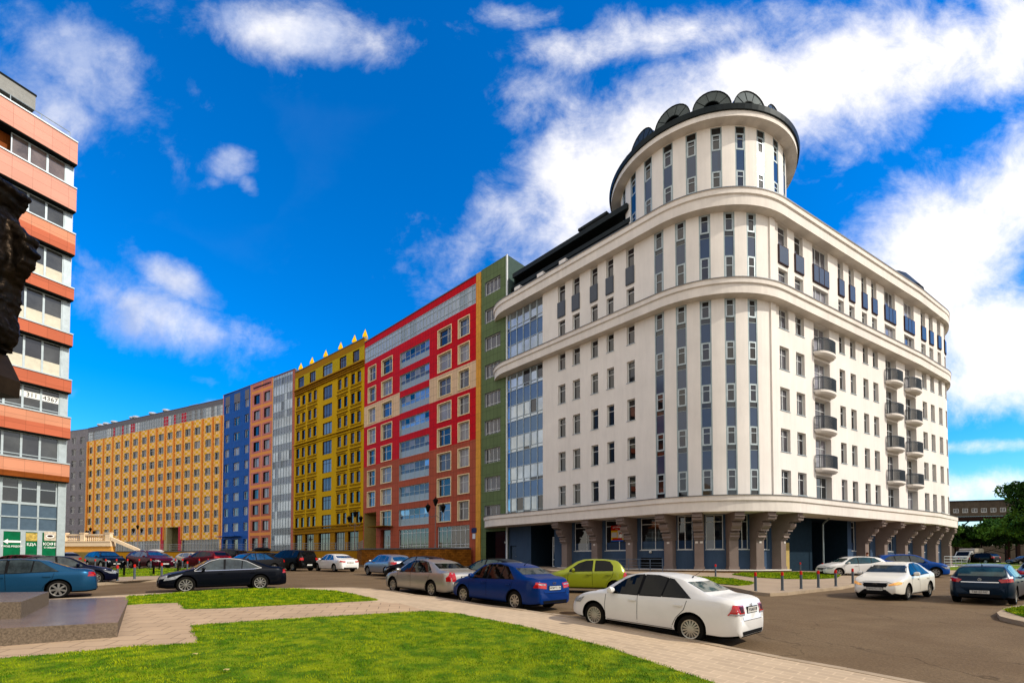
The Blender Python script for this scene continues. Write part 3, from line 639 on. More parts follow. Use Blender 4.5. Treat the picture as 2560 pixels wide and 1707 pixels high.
# plinth of rough stone with a pale ledge
for a, b in ((12.6, 34.7), (46.9, WE)):
    sweep(W, [(.5, .3), (.5, BASE-.08)], a, b, stone, 'plinth', cb, caps=False); sweep(W, [(.5, BASE-.08), (.58, BASE-.08), (.58, BASE), (-.6, BASE+.001)], a, b, band_st, 'plinth_ledge', cb, caps=False)
mb = MB(); mb.pbox(W, 21.6, 23.6, 1.15, 2.05, D_+.004, D_+.03, mat('basement_opening', '#0a0b0d', .8)); adopt(mb.build('basement_window'))
for s_, z_ in ((3.4, 3.85), (22.6, 2.55), (58.0, 2.1)):
    mb = MB(); x, y = W.at(s_, D_+.14); mb.lathe([(0, -.13), (.1, -.09), (.14, 0), (.1, .09), (0, .13)], (x, y, z_), mat('globe_white', '#c9c9c2', .4), 12); adopt(mb.build('globe_lamp', smooth=60))
for c in (17.04, 20.86, 24.6, 26.8, 27.15, 31.62, 34.3):
    mb = MB(); mb.pbox(W, c-.1, c+.1, 3.2, 3.36, .285, .305, mat('plate_white', '#c9c2ba', .5)); adopt(mb.build('number_plate'))
# poster in the pharmacy window
# ---------------- the round tower, roofs
A0 = -2.38165+(27.65-23.987)/RR-pi   # strip k=2 sits at the middle of this full circle
T = Path([('A', CEN, RR, A0, A0+2*pi)]); TS = 2*pi*RR/24
tops = [(TS*(k+.0)-.44+TS/2, TS*k+.44+TS/2, 32.38, 37.45, .14) for k in range(24)]
adopt(facade(T, 0, T.L, 31.6, 37.6, tops, lambda s, z: white_st, white_st, seg=.5).build('tower_wall', smooth=20))
for k in range(24):
    c = TS*k+TS/2
    if T.at(c)[1] < CEN[1]+2.5: strip(T, c, 32.38, 37.45, cb, True)
    else: mb = MB(); mb.pbox(T, c-.44, c+.44, 32.38, 37.45, -.14, -.1, blue_panel_gl); adopt(mb.build('window_strip'))
sweep(T, [(-.6, 37.5), (.9, 37.5), (.9, 37.95), (.5, 38.0)], 0, T.L, band_st, 'tower_cornice', cb, caps=False)
roof_trim = mat('roof_edge_metal', '#24292a', .4, metal=.3, var=(2, .2))
sweep(T, [(.5, 37.93), (1.05, 37.95), (1.12, 38.34), (.95, 38.5), (.2, 38.75), (-1.4, 39.7), (-4, 40.5), (-7.35, 40.9)], 0, T.L, roof_trim, 'tower_roof', cb, caps=False)
dorm_m = mat('dormer_metal', '#4b5150', .25, metal=.6, var=(1, .15))
for k in range(14):
    q = (T.L/2+.72+k*T.L/14) % T.L; (x, y) = T.at(q, -.3); a = T.ang(q); zc = 39.3
    d = MB(); M = Matrix.Translation((x, y, zc)) @ Matrix.Rotation(a, 4, 'Z')   # local x along the eave, -y outwards
    n = 14; ro, ri, dep = 1.5, .68, 3.0
    def pt(r, i, yy): t = pi*i/n; return M @ Vector((r*cos(t), yy, r*sin(t)))
    for i in range(n):
        d.face([pt(ri, i, 0), pt(ro, i, 0), pt(ro, i+1, 0), pt(ri, i+1, 0)], dorm_m)
        d.face([pt(ro, i, 0), pt(ro, i, dep), pt(ro, i+1, dep), pt(ro, i+1, 0)], dorm_m)
        d.face([pt(ri, i+1, 0), pt(ri, i+1, .5), pt(ri, i, .5), pt(ri, i, 0)], roofd)
        for r_ in (ro+.03, ri): d.hexa([pt(r_-.04, i, -.04), pt(r_+.03, i, -.04), pt(r_+.03, i, .03), pt(r_-.04, i, .03), pt(r_-.04, i+1, -.04), pt(r_+.03, i+1, -.04), pt(r_+.03, i+1, .03), pt(r_-.04, i+1, .03)], roofd)
    for i in (n*.2, n*.4, n*.6, n*.8): d.tube(pt(ri, i, -.01), pt(ro, i, -.01), .02, .02, roofd, 4)
    o = adopt(d.build('dormer', smooth=40)); p = MB()
    p.face([pt(ri, i, .4) for i in range(n+1)], GL[2]); p.build('pane', o)
# flat roof, back of the building
mb = MB(); outl = [W.at(WE*i/120, -.2) for i in range(121)]
mb.face([(x, y, 31.72) for x, y in outl], roofd); mb.face([(*outl[0], .5), (*outl[-1], .5), (*outl[-1], 31.7), (*outl[0], 31.7)], white_st); adopt(mb.build('roof'))
# dark penthouse over the left wing
mb = MB()
mb.pbox(W, 3.2, 21.5, 31.75, 35.0, -3.4, -3.2, roofd, .8); mb.pbox(W, 4.6, 20.2, 34.75, 35.25, -4.4, -.75, roof_trim, .8)
mb.pbox(W, 2.0, 21.2, 32.75, 33.4, -1.15, -1.0, roof_trim, .8); mb.pbox(W, 2.0, 21.2, 33.42, 33.85, -1.3, -.9, roof_trim, .8); mb.pbox(W, 2.0, 21.2, 31.75, 32.75, -1.4, -1.25, roofd, .8)
mb.pbox(W, 4.6, 4.9, 31.8, 34.75, -4.4, -1.0, roofd); adopt(mb.build('penthouse'))
for q in (5.2, 8.8, 12.0): mb = MB(); mb.pbox(W, q, q+.9, 31.75, 33.3, -1.2, -.55, white_st); adopt(mb.build('roof_vent'))
mb = MB(); mb.pbox(W, 14.2, 17.0, 35.2, 36.1, -3.4, -1.9, white_st); mb.pbox(W, 13.8, 17.4, 36.1, 36.35, -3.8, -1.5, roof_trim); adopt(mb.build('roof_vent'))
# low mansard and rear turret roof over the right wing
sweep(W, [(-.5, 31.7), (-.7, 32.25), (-.6, 32.3), (-3, 34.0)], 36.5, 66, roof_trim, 'mansard_roof', cb, caps=True, seg=1.5)
x, y = W.at(62.8, -6.5); mb = MB(); mb.lathe([(6.3, 31.7), (6.3, 33.2), (6.5, 33.3), (5.3, 35.2), (2.5, 36.1), (0, 36.3)], (x, y, 0), roof_trim, 28); adopt(mb.build('turret_roof', smooth=30))
# ================================================================ the colourful row
PB = [(-150, 144), (-117.4, 132.7), (-65, 107.9), (-41.75, 92.3), (-23.85, 77.56), (-4.32, 58.9), (-.5, 55.25)]
B = Path([('L', PB[i], PB[i+1]) for i in range(6)], .5)
def lit(h, k=1.0):   # a touch deeper and purer than the washed look of the swatch
    c = lin(h)[:3]; m = sum(c)/3; return tuple(min(.85, max(.002, (m+(v-m)*1.03)*k)) for v in c)+(1,)
TZ = 3.25
def block(s0, s1, z0, z1, parent, m, depth=14):
    mb = MB(); n = max(1, int((s1-s0)/8)); fr = [B.at(s0+.02+(s1-s0-.04)*i/n, 0) for i in range(n+1)]; bk = [B.at(s0+.02+(s1-s0-.04)*i/n, -depth) for i in range(n+1)]
    for i in range(n):
        mb.face([(*fr[i], z1), (*fr[i+1], z1), (*bk[i+1], z1), (*bk[i], z1)], roofd); mb.face([(*bk[i+1], z0), (*bk[i], z0), (*bk[i], z1), (*bk[i+1], z1)], m)
    mb.face([(*bk[0], z0), (*fr[0], z0), (*fr[0], z1), (*bk[0], z1)], m); mb.face([(*fr[-1], z0), (*bk[-1], z0), (*bk[-1], z1), (*fr[-1], z1)], m)
    adopt(mb.build('rear_walls'), parent)
    cp = MB(); cp.pbox(B, s0, s1, z1, z1+.12, -.4, .08, lead, 8); adopt(cp.build('parapet_coping'), parent)
def bld(label, s, name='apartment_building'): x, y = B.at(s, -3); return thing(name, label, 'building', (x, y, 1), group='apartment facades of the curved row')
def wins(P, parent, lst, rev, frm, glist, styles, dep=.3, surround=None, limit=100, sill=None, bars=.07):
    """each window its own part; past a hundred on one building the smallest (farthest) are one part"""
    lst = sorted(lst, key=lambda o: (P.at(o[0])[1], -o[2])); extra = MB()
    for i, (a, b, c, d) in enumerate(lst):
        st = random.choice(styles); gm = random.choice(glist)
        if i < limit: adopt(win(P, parent, a, b, c, d, dep, frm, gm, st, fw=bars, sill=sill), parent)
        else:
            for q in ((a, a+.07), (b-.07, b), ((a+b)/2-.04, (a+b)/2+.04)): extra.pbox(P, *q, c, d, -dep, -dep+.07, frm)
            extra.pbox(P, a, b, c, c+.07, -dep, -dep+.075, frm); extra.pbox(P, a, b, c, d, -dep, -dep+.03, gm)
        if surround:
            mb = MB(); t = .1
            for q in ((a-t, a, c-t, d+t), (b, b+t, c-t, d+t)): mb.pbox(P, q[0], q[1], q[2], q[3], 0, .07, surround)
            mb.pbox(P, a, b, d, d+t, 0, .07, surround); mb.pbox(P, a, b, c-t, c, 0, .1, surround); adopt(mb.build('window_surround'), parent)
    if extra.v: tag(adopt(extra.build('window'), parent), kind='stuff')
TILE = (.62, 1.1, .02, .42)
# --- grey
grey_p = mat('grey_cladding', lit('#7d7a7f'), .6, var=(.3, .08), tile=(1.2, .6, .02, .7)); grey_d = mat('grey_band', lit('#66646a'), .6)
gb = bld('grey clad block at the far left end of the curved row', 20)
o_ = [(s, s+1.9, 36.1-3.27*k-1.75, 36.1-3.27*k) for s in (15.4, 19.2, 22.95, 26.6, 30.25) for k in range(10)]
adopt(facade(B, 0, 33.6, TZ, 38.1, [(*o, .3) for o in o_], lambda s, z: grey_p, grey_d).build('wall'), gb); block(0, 33.6, TZ, 38.1, gb, grey_p); wins(B, gb, o_, grey_d, white_fr, G_MIX, ['v', 't'], .25)
# --- orange chequered
och = checker('orange_chequer', '#dca816', '#e8bd88', 1.05, .62); orp = mat('orange_pilaster', lit('#da8434'), .6); crm = mat('cream_pilaster', lit('#e6b468'), .6)
rev_g = mat('grey_reveal', lit('#7b8288'), .6); dark_red = mat('dark_red_panel', lit('#b0283a'), .5)
ob = bld('long apartment block chequered in ochre and pale orange with a grey glazed top floor', 62)
cols = [34.9, 39.4, 44.0, 48.6, 52.9, 56.9, 60.9, 64.4, 68.1, 71.8, 75.3, 78.9, 82.5, 86.6, 90.1]
o_ = [(c-1.05, c+1.05, 32.85-3.3*k-1.75, 32.85-3.3*k) for c in cols for k in range(8) if not (k == 7 and 70 < c < 76)]
gl_z = [(34.2, 68.4, TZ, 6.4, .3), (77.4, 91.2, TZ, 6.4, .3)]; big = [(33.7, 91.6, 34.62, 37.05, .12)]; psg = [(70.0, 76.0, TZ, 9.6, 6, mat('passage_beige', lit('#a39d78'), .8))]
adopt(facade(B, 33.6, 91.72, TZ, 38.2, [(*o, .3) for o in o_]+gl_z+big+psg, lambda s, z: grey_d if z > 34.5 else och, rev_g, seg=6).build('wall'), ob)
block(33.6, 91.72, TZ, 38.2, ob, grey_d); wins(B, ob, o_, rev_g, white_fr, G_MIX+[GL[1]], ['v', 'vt', 'vb'], .28)
for i in range(len(cols)+1):
    c = 33.9 if i == 0 else 91.4 if i == len(cols) else (cols[i-1]+cols[i])/2; lo = 9.8 if 71 < c < 75 else 6.5
    mb = MB(); mb.pbox(B, c-.22, c+.22, lo, 34.5, 0, .16, orp)
    for q in (-.72, .5): mb.pbox(B, c+q, c+q+.22, lo, 34.5, 0, .06, crm)
    adopt(mb.build('pilaster'), ob)
for a, b in ((68.8, 70), (76, 77.2)): mb = MB(); mb.pbox(B, a, b, TZ, 9.7, 0, .12, dark_red); adopt(mb.build('gate_pier'), ob)
mb = MB(); mb.pbox(B, 70, 76, TZ, 9.6, -6.2, -6, MATS['passage_beige']); mb.pbox(B, 70, 71.2, TZ, 9.6, -1.2, -.05, MATS['passage_beige']); adopt(mb.build('passage_wall'), ob)
gpane = mat('pale_glazing', lit('#9aa2a8'), .12, var=(.8, .12), spec=.6); gpane2 = mat('slate_glazing', lit('#65717f'), .12, var=(.8, .12), spec=.6); gspan = mat('grey_spandrel', lit('#8d979c'), .3, metal=.2, var=(.5, .06))
def ribbon(P, a, b, z0, z1, n, parent, d=-.1, split=None, mats=(gpane, gpane2, GL[3]), name='glazed_ribbon', reds=()):
    fr = MB(); pn = MB(); st = (b-a)/n; m_ = random.choice(mats)
    for i in range(n+1): fr.pbox(P, a+st*i-.03, a+st*i+.03, z0, z1, d, d+.09, alu)
    for z in (z0+.04, z1-.04)+(tuple(z0+(z1-z0)*f for f in split) if split else ()): fr.pbox(P, a, b, z-.035, z+.035, d, d+.085, alu, 6)
    for i in range(n):
        if i % 3 == 0 or random.random() < .3: m_ = random.choice(mats)
        s_ = a+st*(i+.5); mm = dark_red if any(p < s_ < q for p, q in reds) else m_
        pn.pbox(P, a+st*i, a+st*(i+1), z0, z1, d, d+.03, mm)
    o = adopt(fr.build(name), parent); pn.build('pane', o); return o
ribbon(B, 33.7, 91.6, 34.62, 37.05, 56, ob, d=-.1, split=(.3, .7), reds=((45.6, 47), (50.3, 51.6), (54.4, 56), (69.2, 70.6), (73, 74.4), (76.6, 78)))
ribbon(B, 34.2, 68.4, TZ, 6.4, 30, ob, d=-.28, split=(.25, .75), mats=(GL[1], GL[3], gpane2)); ribbon(B, 77.4, 91.2, TZ, 6.4, 13, ob, d=-.28, split=(.25, .75), mats=(GL[1], GL[3], GL[4]))
vent_m = mat('vent_metal', '#b9bcc0', .35, metal=.5)
for s_ in (35.5, 38.5, 42.5, 51.5, 53, 60.5, 66.5):
    x, y = B.at(s_, -2); tag((lambda m: (m.lathe([(.55, 0), (.55, 1.0), (.9, 1.0), (.9, 1.35), (.5, 1.5), (0, 1.5)], (x, y, 38.3), vent_m, 10), m.build('roof_ventilator'))[1])(MB()), '%s round metal ventilator from the left on the roof of the chequered block' % ('first second third fourth fifth sixth seventh'.split()[[35.5, 38.5, 42.5, 51.5, 53, 60.5, 66.5].index(s_)]), 'ventilator', 'roof ventilators of the chequered block')
mb = MB()
for s_ in (76.5, 78.2, 80): 
    x, y = B.at(s_, -1.5); mb.tube((x, y, 38.3), (x, y, 39.2), .04, .04, alu, 5)
p, q = B.at(76.5, -1.5), B.at(80, -1.5)
for z in (38.8, 39.2): mb.tube((*p, z), (*q, z), .04, .04, alu, 5)
tag(mb.build('roof_railing'), 'short steel railing on the roof above the chequered block', 'railing')
# --- blue
blu = mat('blue_cladding', lit('#1f52a0', 0.90), .5, var=(.4, .06), tile=TILE); pinkm = mat('pink_edge', lit('#c98a8c'), .6)
bb = bld('blue clad apartment block between the chequered block and the salmon one', 98)
bc = [(92.55, 94.5), (96.45, 99.0), (101.05, 102.8)]
o_ = [(a, b, 36.4-3.335*k-1.75, 36.4-3.335*k) for a, b in bc for k in range(9)]
dr = [(a, b, TZ, 6.2, .4) for a, b in bc]
adopt(facade(B, 91.74, 103.58, TZ, 39.0, [(*o, .3) for o in o_]+dr, lambda s, z: grey_d if z > 36.4 and z < 38.4 and any(a < s < b for a, b in bc) else blu, blu, xs=[x for ab in bc for x in ab], zs=(36.4, 38.4)).build('wall'), bb)
block(91.74, 103.58, TZ, 39.0, bb, blu); wins(B, bb, o_, blu, white_fr, [GL[4], GL[3], GL[4], GL[1]], ['v', 'l'], .28)
for a, b in bc: door(B, a+.3, b-.3, TZ, 6.2, 0, .4, alu, random.choice([GL[1], GL[3]]), bb, 1)
mb = MB(); mb.pbox(B, 92.5, 100.5, 6.75, 6.9, 0, 1.6, blu); adopt(mb.build('canopy'), bb)
for q in (91.78, 103.35): mb = MB(); mb.pbox(B, q, q+.2, TZ, 39.0, 0, .05, pinkm); adopt(mb.build('edge_strip'), bb)
# --- salmon
sal = mat('salmon_cladding', lit('#a8604f'), .6, var=(.4, .06), tile=TILE); salp = mat('salmon_pink_cladding', lit('#b8706a'), .6, var=(.4, .06), tile=TILE); sor = mat('apricot_band', lit('#d08a4a'), .6, var=(.4, .05))
sb = bld('narrow salmon pink apartment block with apricot bands and brown windows', 108)
sc_ = [(104.85, 107.05), (108.8, 111.0)]
o_ = [(a, b, 36.5-3.34*k-2.0, 36.5-3.34*k) for a, b in sc_ for k in range(9)]
def scol(s, z):
    if s < 104.0 or s > 111.75 or 107.78 < s < 108.08: return sor
    k = (36.5-z)/3.34; f = k-math.floor(k)
    if z > 37.6: return salp
    if .72 < f < .9: return sor
    return salp if z > 16 else sal
zz = [36.5-3.34*(k+f) for k in range(-1, 10) for f in (.72, .9)]
adopt(facade(B, 103.6, 112.1, TZ, 39.0, [(*o, .3) for o in o_]+[(a, b, TZ, 6.3, .4) for a, b in sc_], scol, brown_fr, xs=(104.0, 107.78, 108.08, 111.75), zs=zz+[37.6]).build('wall'), sb)
block(103.6, 112.1, TZ, 39.0, sb, sal); wins(B, sb, o_, brown_fr, brown_fr, [GL[4], GL[3], GL[1]], ['v', 'l', 'r'], .28, bars=.09)
for a, b in sc_: door(B, a+.2, b-.2, TZ, 6.3, 0, .4, alu, GL[3], sb, 2)
mb = MB(); mb.pbox(B, 104.6, 111.2, 37.95, 38.2, 0, .1, brown_fr); adopt(mb.build('moulding'), sb)
# --- glass stair tower
gt = bld('narrow glazed curtain wall strip between the salmon and the yellow facade', 115.5)
mb = facade(B, 112.12, 119.8, TZ, 38.9, [(112.25, 118.95, TZ, 38.8, .12)], lambda s, z: sal if s > 112.3 else alu, alu, xs=(112.3,)); adopt(mb.build('wall'), gt); block(112.12, 119.8, TZ, 38.9, gt, grey_d)
sky_gl = [mat('curtain_glass_%s' % n, c, .05, metal=.5, var=(.35, .35), spec=.9) for n, c in (('pale', lit('#8a95a0')), ('slate', lit('#4b586b')), ('deep', lit('#263646')))]
fr = MB(); st = 6.7/7; z = TZ; k = 0
for i in range(8): fr.pbox(B, 112.25+st*i-.035, 112.25+st*i+.035, TZ, 38.8, -.1, .0, alu)
pnl = []
while z < 38.7:
    h = (1.45, 1.9)[k % 2]; t = min(z+h, 38.8); fr.pbox(B, 112.25, 118.95, z-.04, z+.04, -.1, -.01, alu)
    m_ = sky_gl[1 if k % 2 == 0 else 0] if z > 9 else sky_gl[2 if k % 2 == 0 else 0]
    for i in range(7): pnl.append((112.25+st*i, z, t, m_ if random.random() < .85 else random.choice(sky_gl)))
    z = t; k += 1
o = adopt(fr.build('curtain_wall'), gt); x = MB()
for q, a, b, m_ in pnl: x.pbox(B, q, q+st, a, b, -.1, -.06, m_)
tag(x.build('pane', o), kind='stuff')
# --- yellow
yel = mat('yellow_render', lit('#b59000', 1.03), .75, var=(.3, .07)); yeld = mat('ochre_render', lit('#94690a', 0.95), .75, var=(.3, .06)); yrib = mat('ribbed_yellow', lit('#b39a08', 1.03), .7, tile=(60, .22, .05, .6))
ydk = mat('ochre_moulding', lit('#6f4c06'), .8)
yb = bld('mustard yellow block with paired brown windows and little yellow pyramids on its roof edge', 131)
yc = [(120.55, 121.75), (122.65, 123.8), (124.95, 126.1), (126.9, 128.0), (135.25, 136.35), (137.2, 138.25), (139.4, 140.45), (141.2, 142.25)]
yw = [(130.3, 133.35)]; ya = [(121.0, 123.2), (125.4, 127.5), (130.1, 133.3), (135.7, 137.8), (139.8, 141.7)]; yg = [(120.3, 123.2), (124.3, 127.5), (129.2, 133.1), (134.7, 137.8), (138.8, 141.9)]
o_ = [(a, b, 33.05-3.33*k-1.85, 33.05-3.33*k) for a, b in yc for k in range(8)]; ow = [(a, b, 32.9-3.31*k-2.4, 32.9-3.31*k) for a, b in yw for k in range(8)]; oa = [(a, b, 34.85, 36.8) for a, b in ya]; og = [(a, b, TZ, 6.5) for a, b in yg]
def ycol(s, z):
    if z > 37.0 or 33.5 < z < 34.5 or z < 7.4: return yeld
    if z > 34.5: return yrib
    return yel
adopt(facade(B, 119.82, 143.22, TZ, 38.15, [(*o, .3) for o in o_+ow+oa+og], ycol, ydk, zs=(7.4, 33.5, 34.5, 37.0)).build('wall'), yb)
block(119.82, 143.22, TZ, 38.15, yb, yeld)
wins(B, yb, o_, ydk, brown_fr, [GL[3], GL[1], GL[0], GL[3]], ['h', 't'], .24, bars=.09); wins(B, yb, ow+oa, ydk, brown_fr, [GL[3], GL[3], gpane2], ['3b', '3t'], .2, bars=.09); wins(B, yb, og, ydk, brown_fr, [GL[1], GL[3], GL[0]], ['4t'], .3, bars=.1)
for k in range(8):
    t = 33.05-3.33*k
    for a, b in ((120.3, 124.1), (124.7, 128.3), (135.0, 138.5), (139.15, 142.5)):
        mb = MB(); mb.pbox(B, a, b, t-2.05, t-1.9, 0, .14, yel); mb.pbox(B, a+.1, b-.1, t-2.3, t-2.22, 0, .08, ydk)
        mid = (a+b)/2; mb.pbox(B, a, b, t+.55, t+.66, 0, .16, ydk)
        for c in (a, mid-.5): mb.pbox(B, c+.15, c+1.6, t+.18, t+.3, 0, .1, ydk)
        for c in (a, mid-.06, b-.12): mb.pbox(B, c, c+.12, t-1.9, t+.55, 0, .05, yel)
        adopt(mb.build('window_moulding'), yb)
for z, h, d in ((34.3, .22, .35), (33.95, .12, .2), (33.5, .14, .28), (23.75, .2, .3), (23.3, .12, .18), (7.6, .2, .35), (7.1, .12, .15), (6.6, .12, .2)):
    mb = MB(); mb.pbox(B, 119.85, 143.2, z, z+h, 0, d, yeld if z > 30 or z < 8 else yel); adopt(mb.build('cornice'), yb)
pyr = mat('bright_yellow_paint', lit('#e6b400', 0.95), .5)
for q in (121.1, 125.4, 130.3, 135.3, 139.6, 142.7):
    x, y = B.at(q, -.45); mb = MB(); hw = .36; mb.box(x-.28, x+.28, y-.28, y+.28, 38.27, 38.5, white_fr)
    bs = [(x-hw, y-hw, 38.5), (x+hw, y-hw, 38.5), (x+hw, y+hw, 38.5), (x-hw, y+hw, 38.5)]; md = [(x-hw*.85, y-hw*.85, 38.85), (x+hw*.85, y-hw*.85, 38.85), (x+hw*.85, y+hw*.85, 38.85), (x-hw*.85, y+hw*.85, 38.85)]
    mb.hexa(bs+md, pyr); [mb.face([md[i], md[(i+1) % 4], (x, y, 39.95)], pyr) for i in range(4)]; adopt(mb.build('roof_pyramid'), yb)
# --- red
red = mat('red_cladding', lit('#b8141a', 0.99), .5, var=(.4, .05), tile=TILE); ter = mat('terracotta_cladding', lit('#a0503a', 0.99), .6, var=(.4, .06), tile=TILE); bei = mat('beige_cladding', lit('#cfb090', 0.95), .6, var=(.4, .05), tile=TILE)
cre = mat('cream_surround', lit('#e6cfa4'), .6)
rb = bld('red, beige and terracotta panelled apartment block with cream framed windows and glazed balconies', 157)
RA, RBc, RC, RD, RE_ = (144.5, 146.8), (148.55, 151.5), (153.55, 160.85), (162.8, 165.6), (167.1, 169.2)
o_ = [(a, b, 32.75-3.36*k-2.35, 32.75-3.36*k) for a, b in (RA, RBc, RD, RE_) for k in range(8) if not (k == 7 and a == 144.5)]
ob_ = [(*RC, 32.45-3.33*k-2.4, 32.45-3.33*k) for k in range(8)]
oo = [(143.5, 147.2, TZ, 9.3, 5, MATS['ochre_cream_wall']), (148.5, 151.3, TZ, 6.4, .5), (153.55, 160.85, TZ+.1, 6.2, .25), (162.8, 169.3, TZ-.1, 6.2, .25), (143.35, 170.4, 33.85, 36.35, .12)]
def rcol(s, z):
    if 23.3 < z < 26.65: return bei if not RC[0] < s < RC[1] else red
    return red if z > 16.75 else ter
adopt(facade(B, 143.26, 170.55, .9, 37.3, [(*o, .35, cre) for o in o_]+[(*o, .3, alu) for o in ob_]+oo, rcol, ter, xs=(143.3, *RC), zs=(16.75, 23.3, 26.65, 33.6, 36.5)).build('wall'), rb)
block(143.26, 170.55, .9, 37.3, rb, ter); wins(B, rb, o_, cre, white_fr, [GL[3], GL[4], GL[3], GL[2], sky_gl[1]], ['vh', 'lh', 'rh', 'lh'], .33, surround=cre, sill=cre)
for o in ob_:
    a, b, c, d = o; w_ = win(B, rb, a, b, c, d, .25, alu, random.choice([GL[1], GL[3], sky_gl[0], sky_gl[1]]), '6h', 'glazed_balcony', blank=(.42, gspan), fw=.09); adopt(w_, rb)
    for i in range(6):
        if random.random() < .6: mb = MB(); q = a+.1+(b-a-.2)*i/6; mb.pbox(B, q+.06, q+(b-a)/6-.06, c+1.45, d-.14, -.2, -.19, random.choice([GL[0], GL[4], sky_gl[0], GL[3]])); mb.build('pane', w_).matrix_parent_inverse = w_.matrix_parent_inverse.copy() if False else Matrix()
ribbon(B, 143.35, 170.4, 33.85, 36.35, 34, rb, d=-.1, split=(.25, .75), mats=(gpane, gspan, gpane))
for a, b in ((153.55, 160.85), (162.8, 169.3)): adopt(win(B, rb, a, b, TZ+.1, 6.2, .22, white_fr, random.choice([GL[1], GL[0]]), '7Tb', 'storefront', fw=.08), rb)
door(B, 149.0, 151.0, TZ, 6.3, 0, .45, alu, GL[3], rb, 2)
mb = MB(); mb.pbox(B, 147.5, 152.0, 6.75, 6.87, 0, 1.7, ydk); adopt(mb.build('canopy'), rb)
ys = mat('amber_strip', lit('#cf9440', 0.95), .6, tile=(1, 1.1, .02, .7)); mb = MB(); mb.pbox(B, 170.57, 171.38, .9, 37.4, -.2, .1, ys); adopt(mb.build('edge_strip'), rb)
# --- green
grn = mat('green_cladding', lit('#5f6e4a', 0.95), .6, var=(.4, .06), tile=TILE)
gr = bld('olive green clad block wedged between the red facade and the cream corner building', 173)
o_ = [(172.05, 174.75, 35.7-3.42*k-1.75, 35.7-3.42*k) for k in range(9)]
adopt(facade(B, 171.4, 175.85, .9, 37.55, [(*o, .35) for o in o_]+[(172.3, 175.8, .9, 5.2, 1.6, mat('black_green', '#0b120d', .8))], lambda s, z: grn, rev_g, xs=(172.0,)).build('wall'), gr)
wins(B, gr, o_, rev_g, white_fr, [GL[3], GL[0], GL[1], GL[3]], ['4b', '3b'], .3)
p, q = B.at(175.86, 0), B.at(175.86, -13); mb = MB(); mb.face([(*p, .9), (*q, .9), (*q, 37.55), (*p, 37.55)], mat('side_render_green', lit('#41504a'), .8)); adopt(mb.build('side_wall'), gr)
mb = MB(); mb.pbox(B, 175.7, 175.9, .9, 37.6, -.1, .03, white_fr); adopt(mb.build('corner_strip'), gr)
p0, p1, p2, p3 = B.at(171.4, 0), B.at(175.86, 0), B.at(175.86, -13), B.at(171.4, -13); mb = MB(); mb.face([(*p, 37.56) for p in (p0, p1, p2, p3)], roofd); adopt(mb.build('roof'), gr)
door(B, 174.4, 175.7, .95, 5.1, 0, 1.5, white_fr, GL[0], gr, 1)
# street sign and number on the amber strip
sg = thing('street_sign', 'dark blue street sign with a small number plate under it on the amber strip', 'sign', (*B.at(170.3, .1), 5.3))
mb = MB(); mb.pbox(B, 169.85, 170.75, 5.15, 5.75, .12, .16, mat('sign_blue', '#1d2a55', .4)); adopt(mb.build('name_plate'), sg); mb = MB(); mb.pbox(B, 170.05, 170.55, 4.4, 5.05, .12, .16, mat('plate_white2', '#c9ccd2', .4)); adopt(mb.build('number_plate'), sg)
# ================================================================ terrace in front of the row
FT = [(-92, 82.5), (-73, 81), (-47, 79), (-22.6, 70), (-19.3, 61.6), (-7.75, 57.0), (-5.0, 58.9)]
terr = mat('terrace_ochre', lit('#a0721c', 0.90), .8, var=(.3, .08), tile=(1.2, .6, .012, .7)); brick = mat('rusty_block', lit('#82501c'), .85, var=(1.2, .3), tile=(.55, .22, .02, .35, .5, .3), bump=(12, .6, .02))
te = thing('terrace', 'raised ochre walled terrace in front of the curved row, ending in a rusty block wall', 'terrace', (-45, 82, 1))
mb = MB(); bk = [B.at(s_, -.2) for s_ in (168, 143.3, 119.8, 91.7, 60, 33, 10)]; mb.face([(x, y, TZ-.01) for x, y in FT+bk], paving2); adopt(mb.build('floor'), te)
for i in range(len(FT)-1):
    a, b = FT[i], FT[i+1]; Q = Path([('L', a, b)], 2); mb = MB(); mb.pbox(Q, 0, Q.L, .3, TZ-.12, -.4, 0, brick if i >= 3 else terr); adopt(mb.build('retaining_wall'), te)
    mb = MB(); mb.pbox(Q, 0, Q.L, TZ-.12, TZ+.02, -.45, .07, lead); adopt(mb.build('coping'), te)
rl = thing('railing', 'long grey steel railing along the edge of the raised terrace', 'railing', (-45, 79, TZ))
rm = mat('galvanised', '#7e8488', .45, metal=.5)
for i in range(1, 4):
    a, b = FT[i], FT[i+1]; Q = Path([('L', a, b)], 2); mb = MB(); n = int(Q.L/1.9)
    for k in range(n+1): x, y = Q.at(Q.L*k/n, -.15); mb.tube((x, y, TZ), (x, y, TZ+1.05), .035, .035, rm, 5)
    for zz_ in (.25, .5, .75, 1.05):
        p, q = Q.at(0, -.15), Q.at(Q.L, -.15); mb.tube((*p, TZ+zz_), (*q, TZ+zz_), .025 if zz_ < 1 else .035, .025 if zz_ < 1 else .035, rm, 5)
    adopt(mb.build('rail_section'), rl)
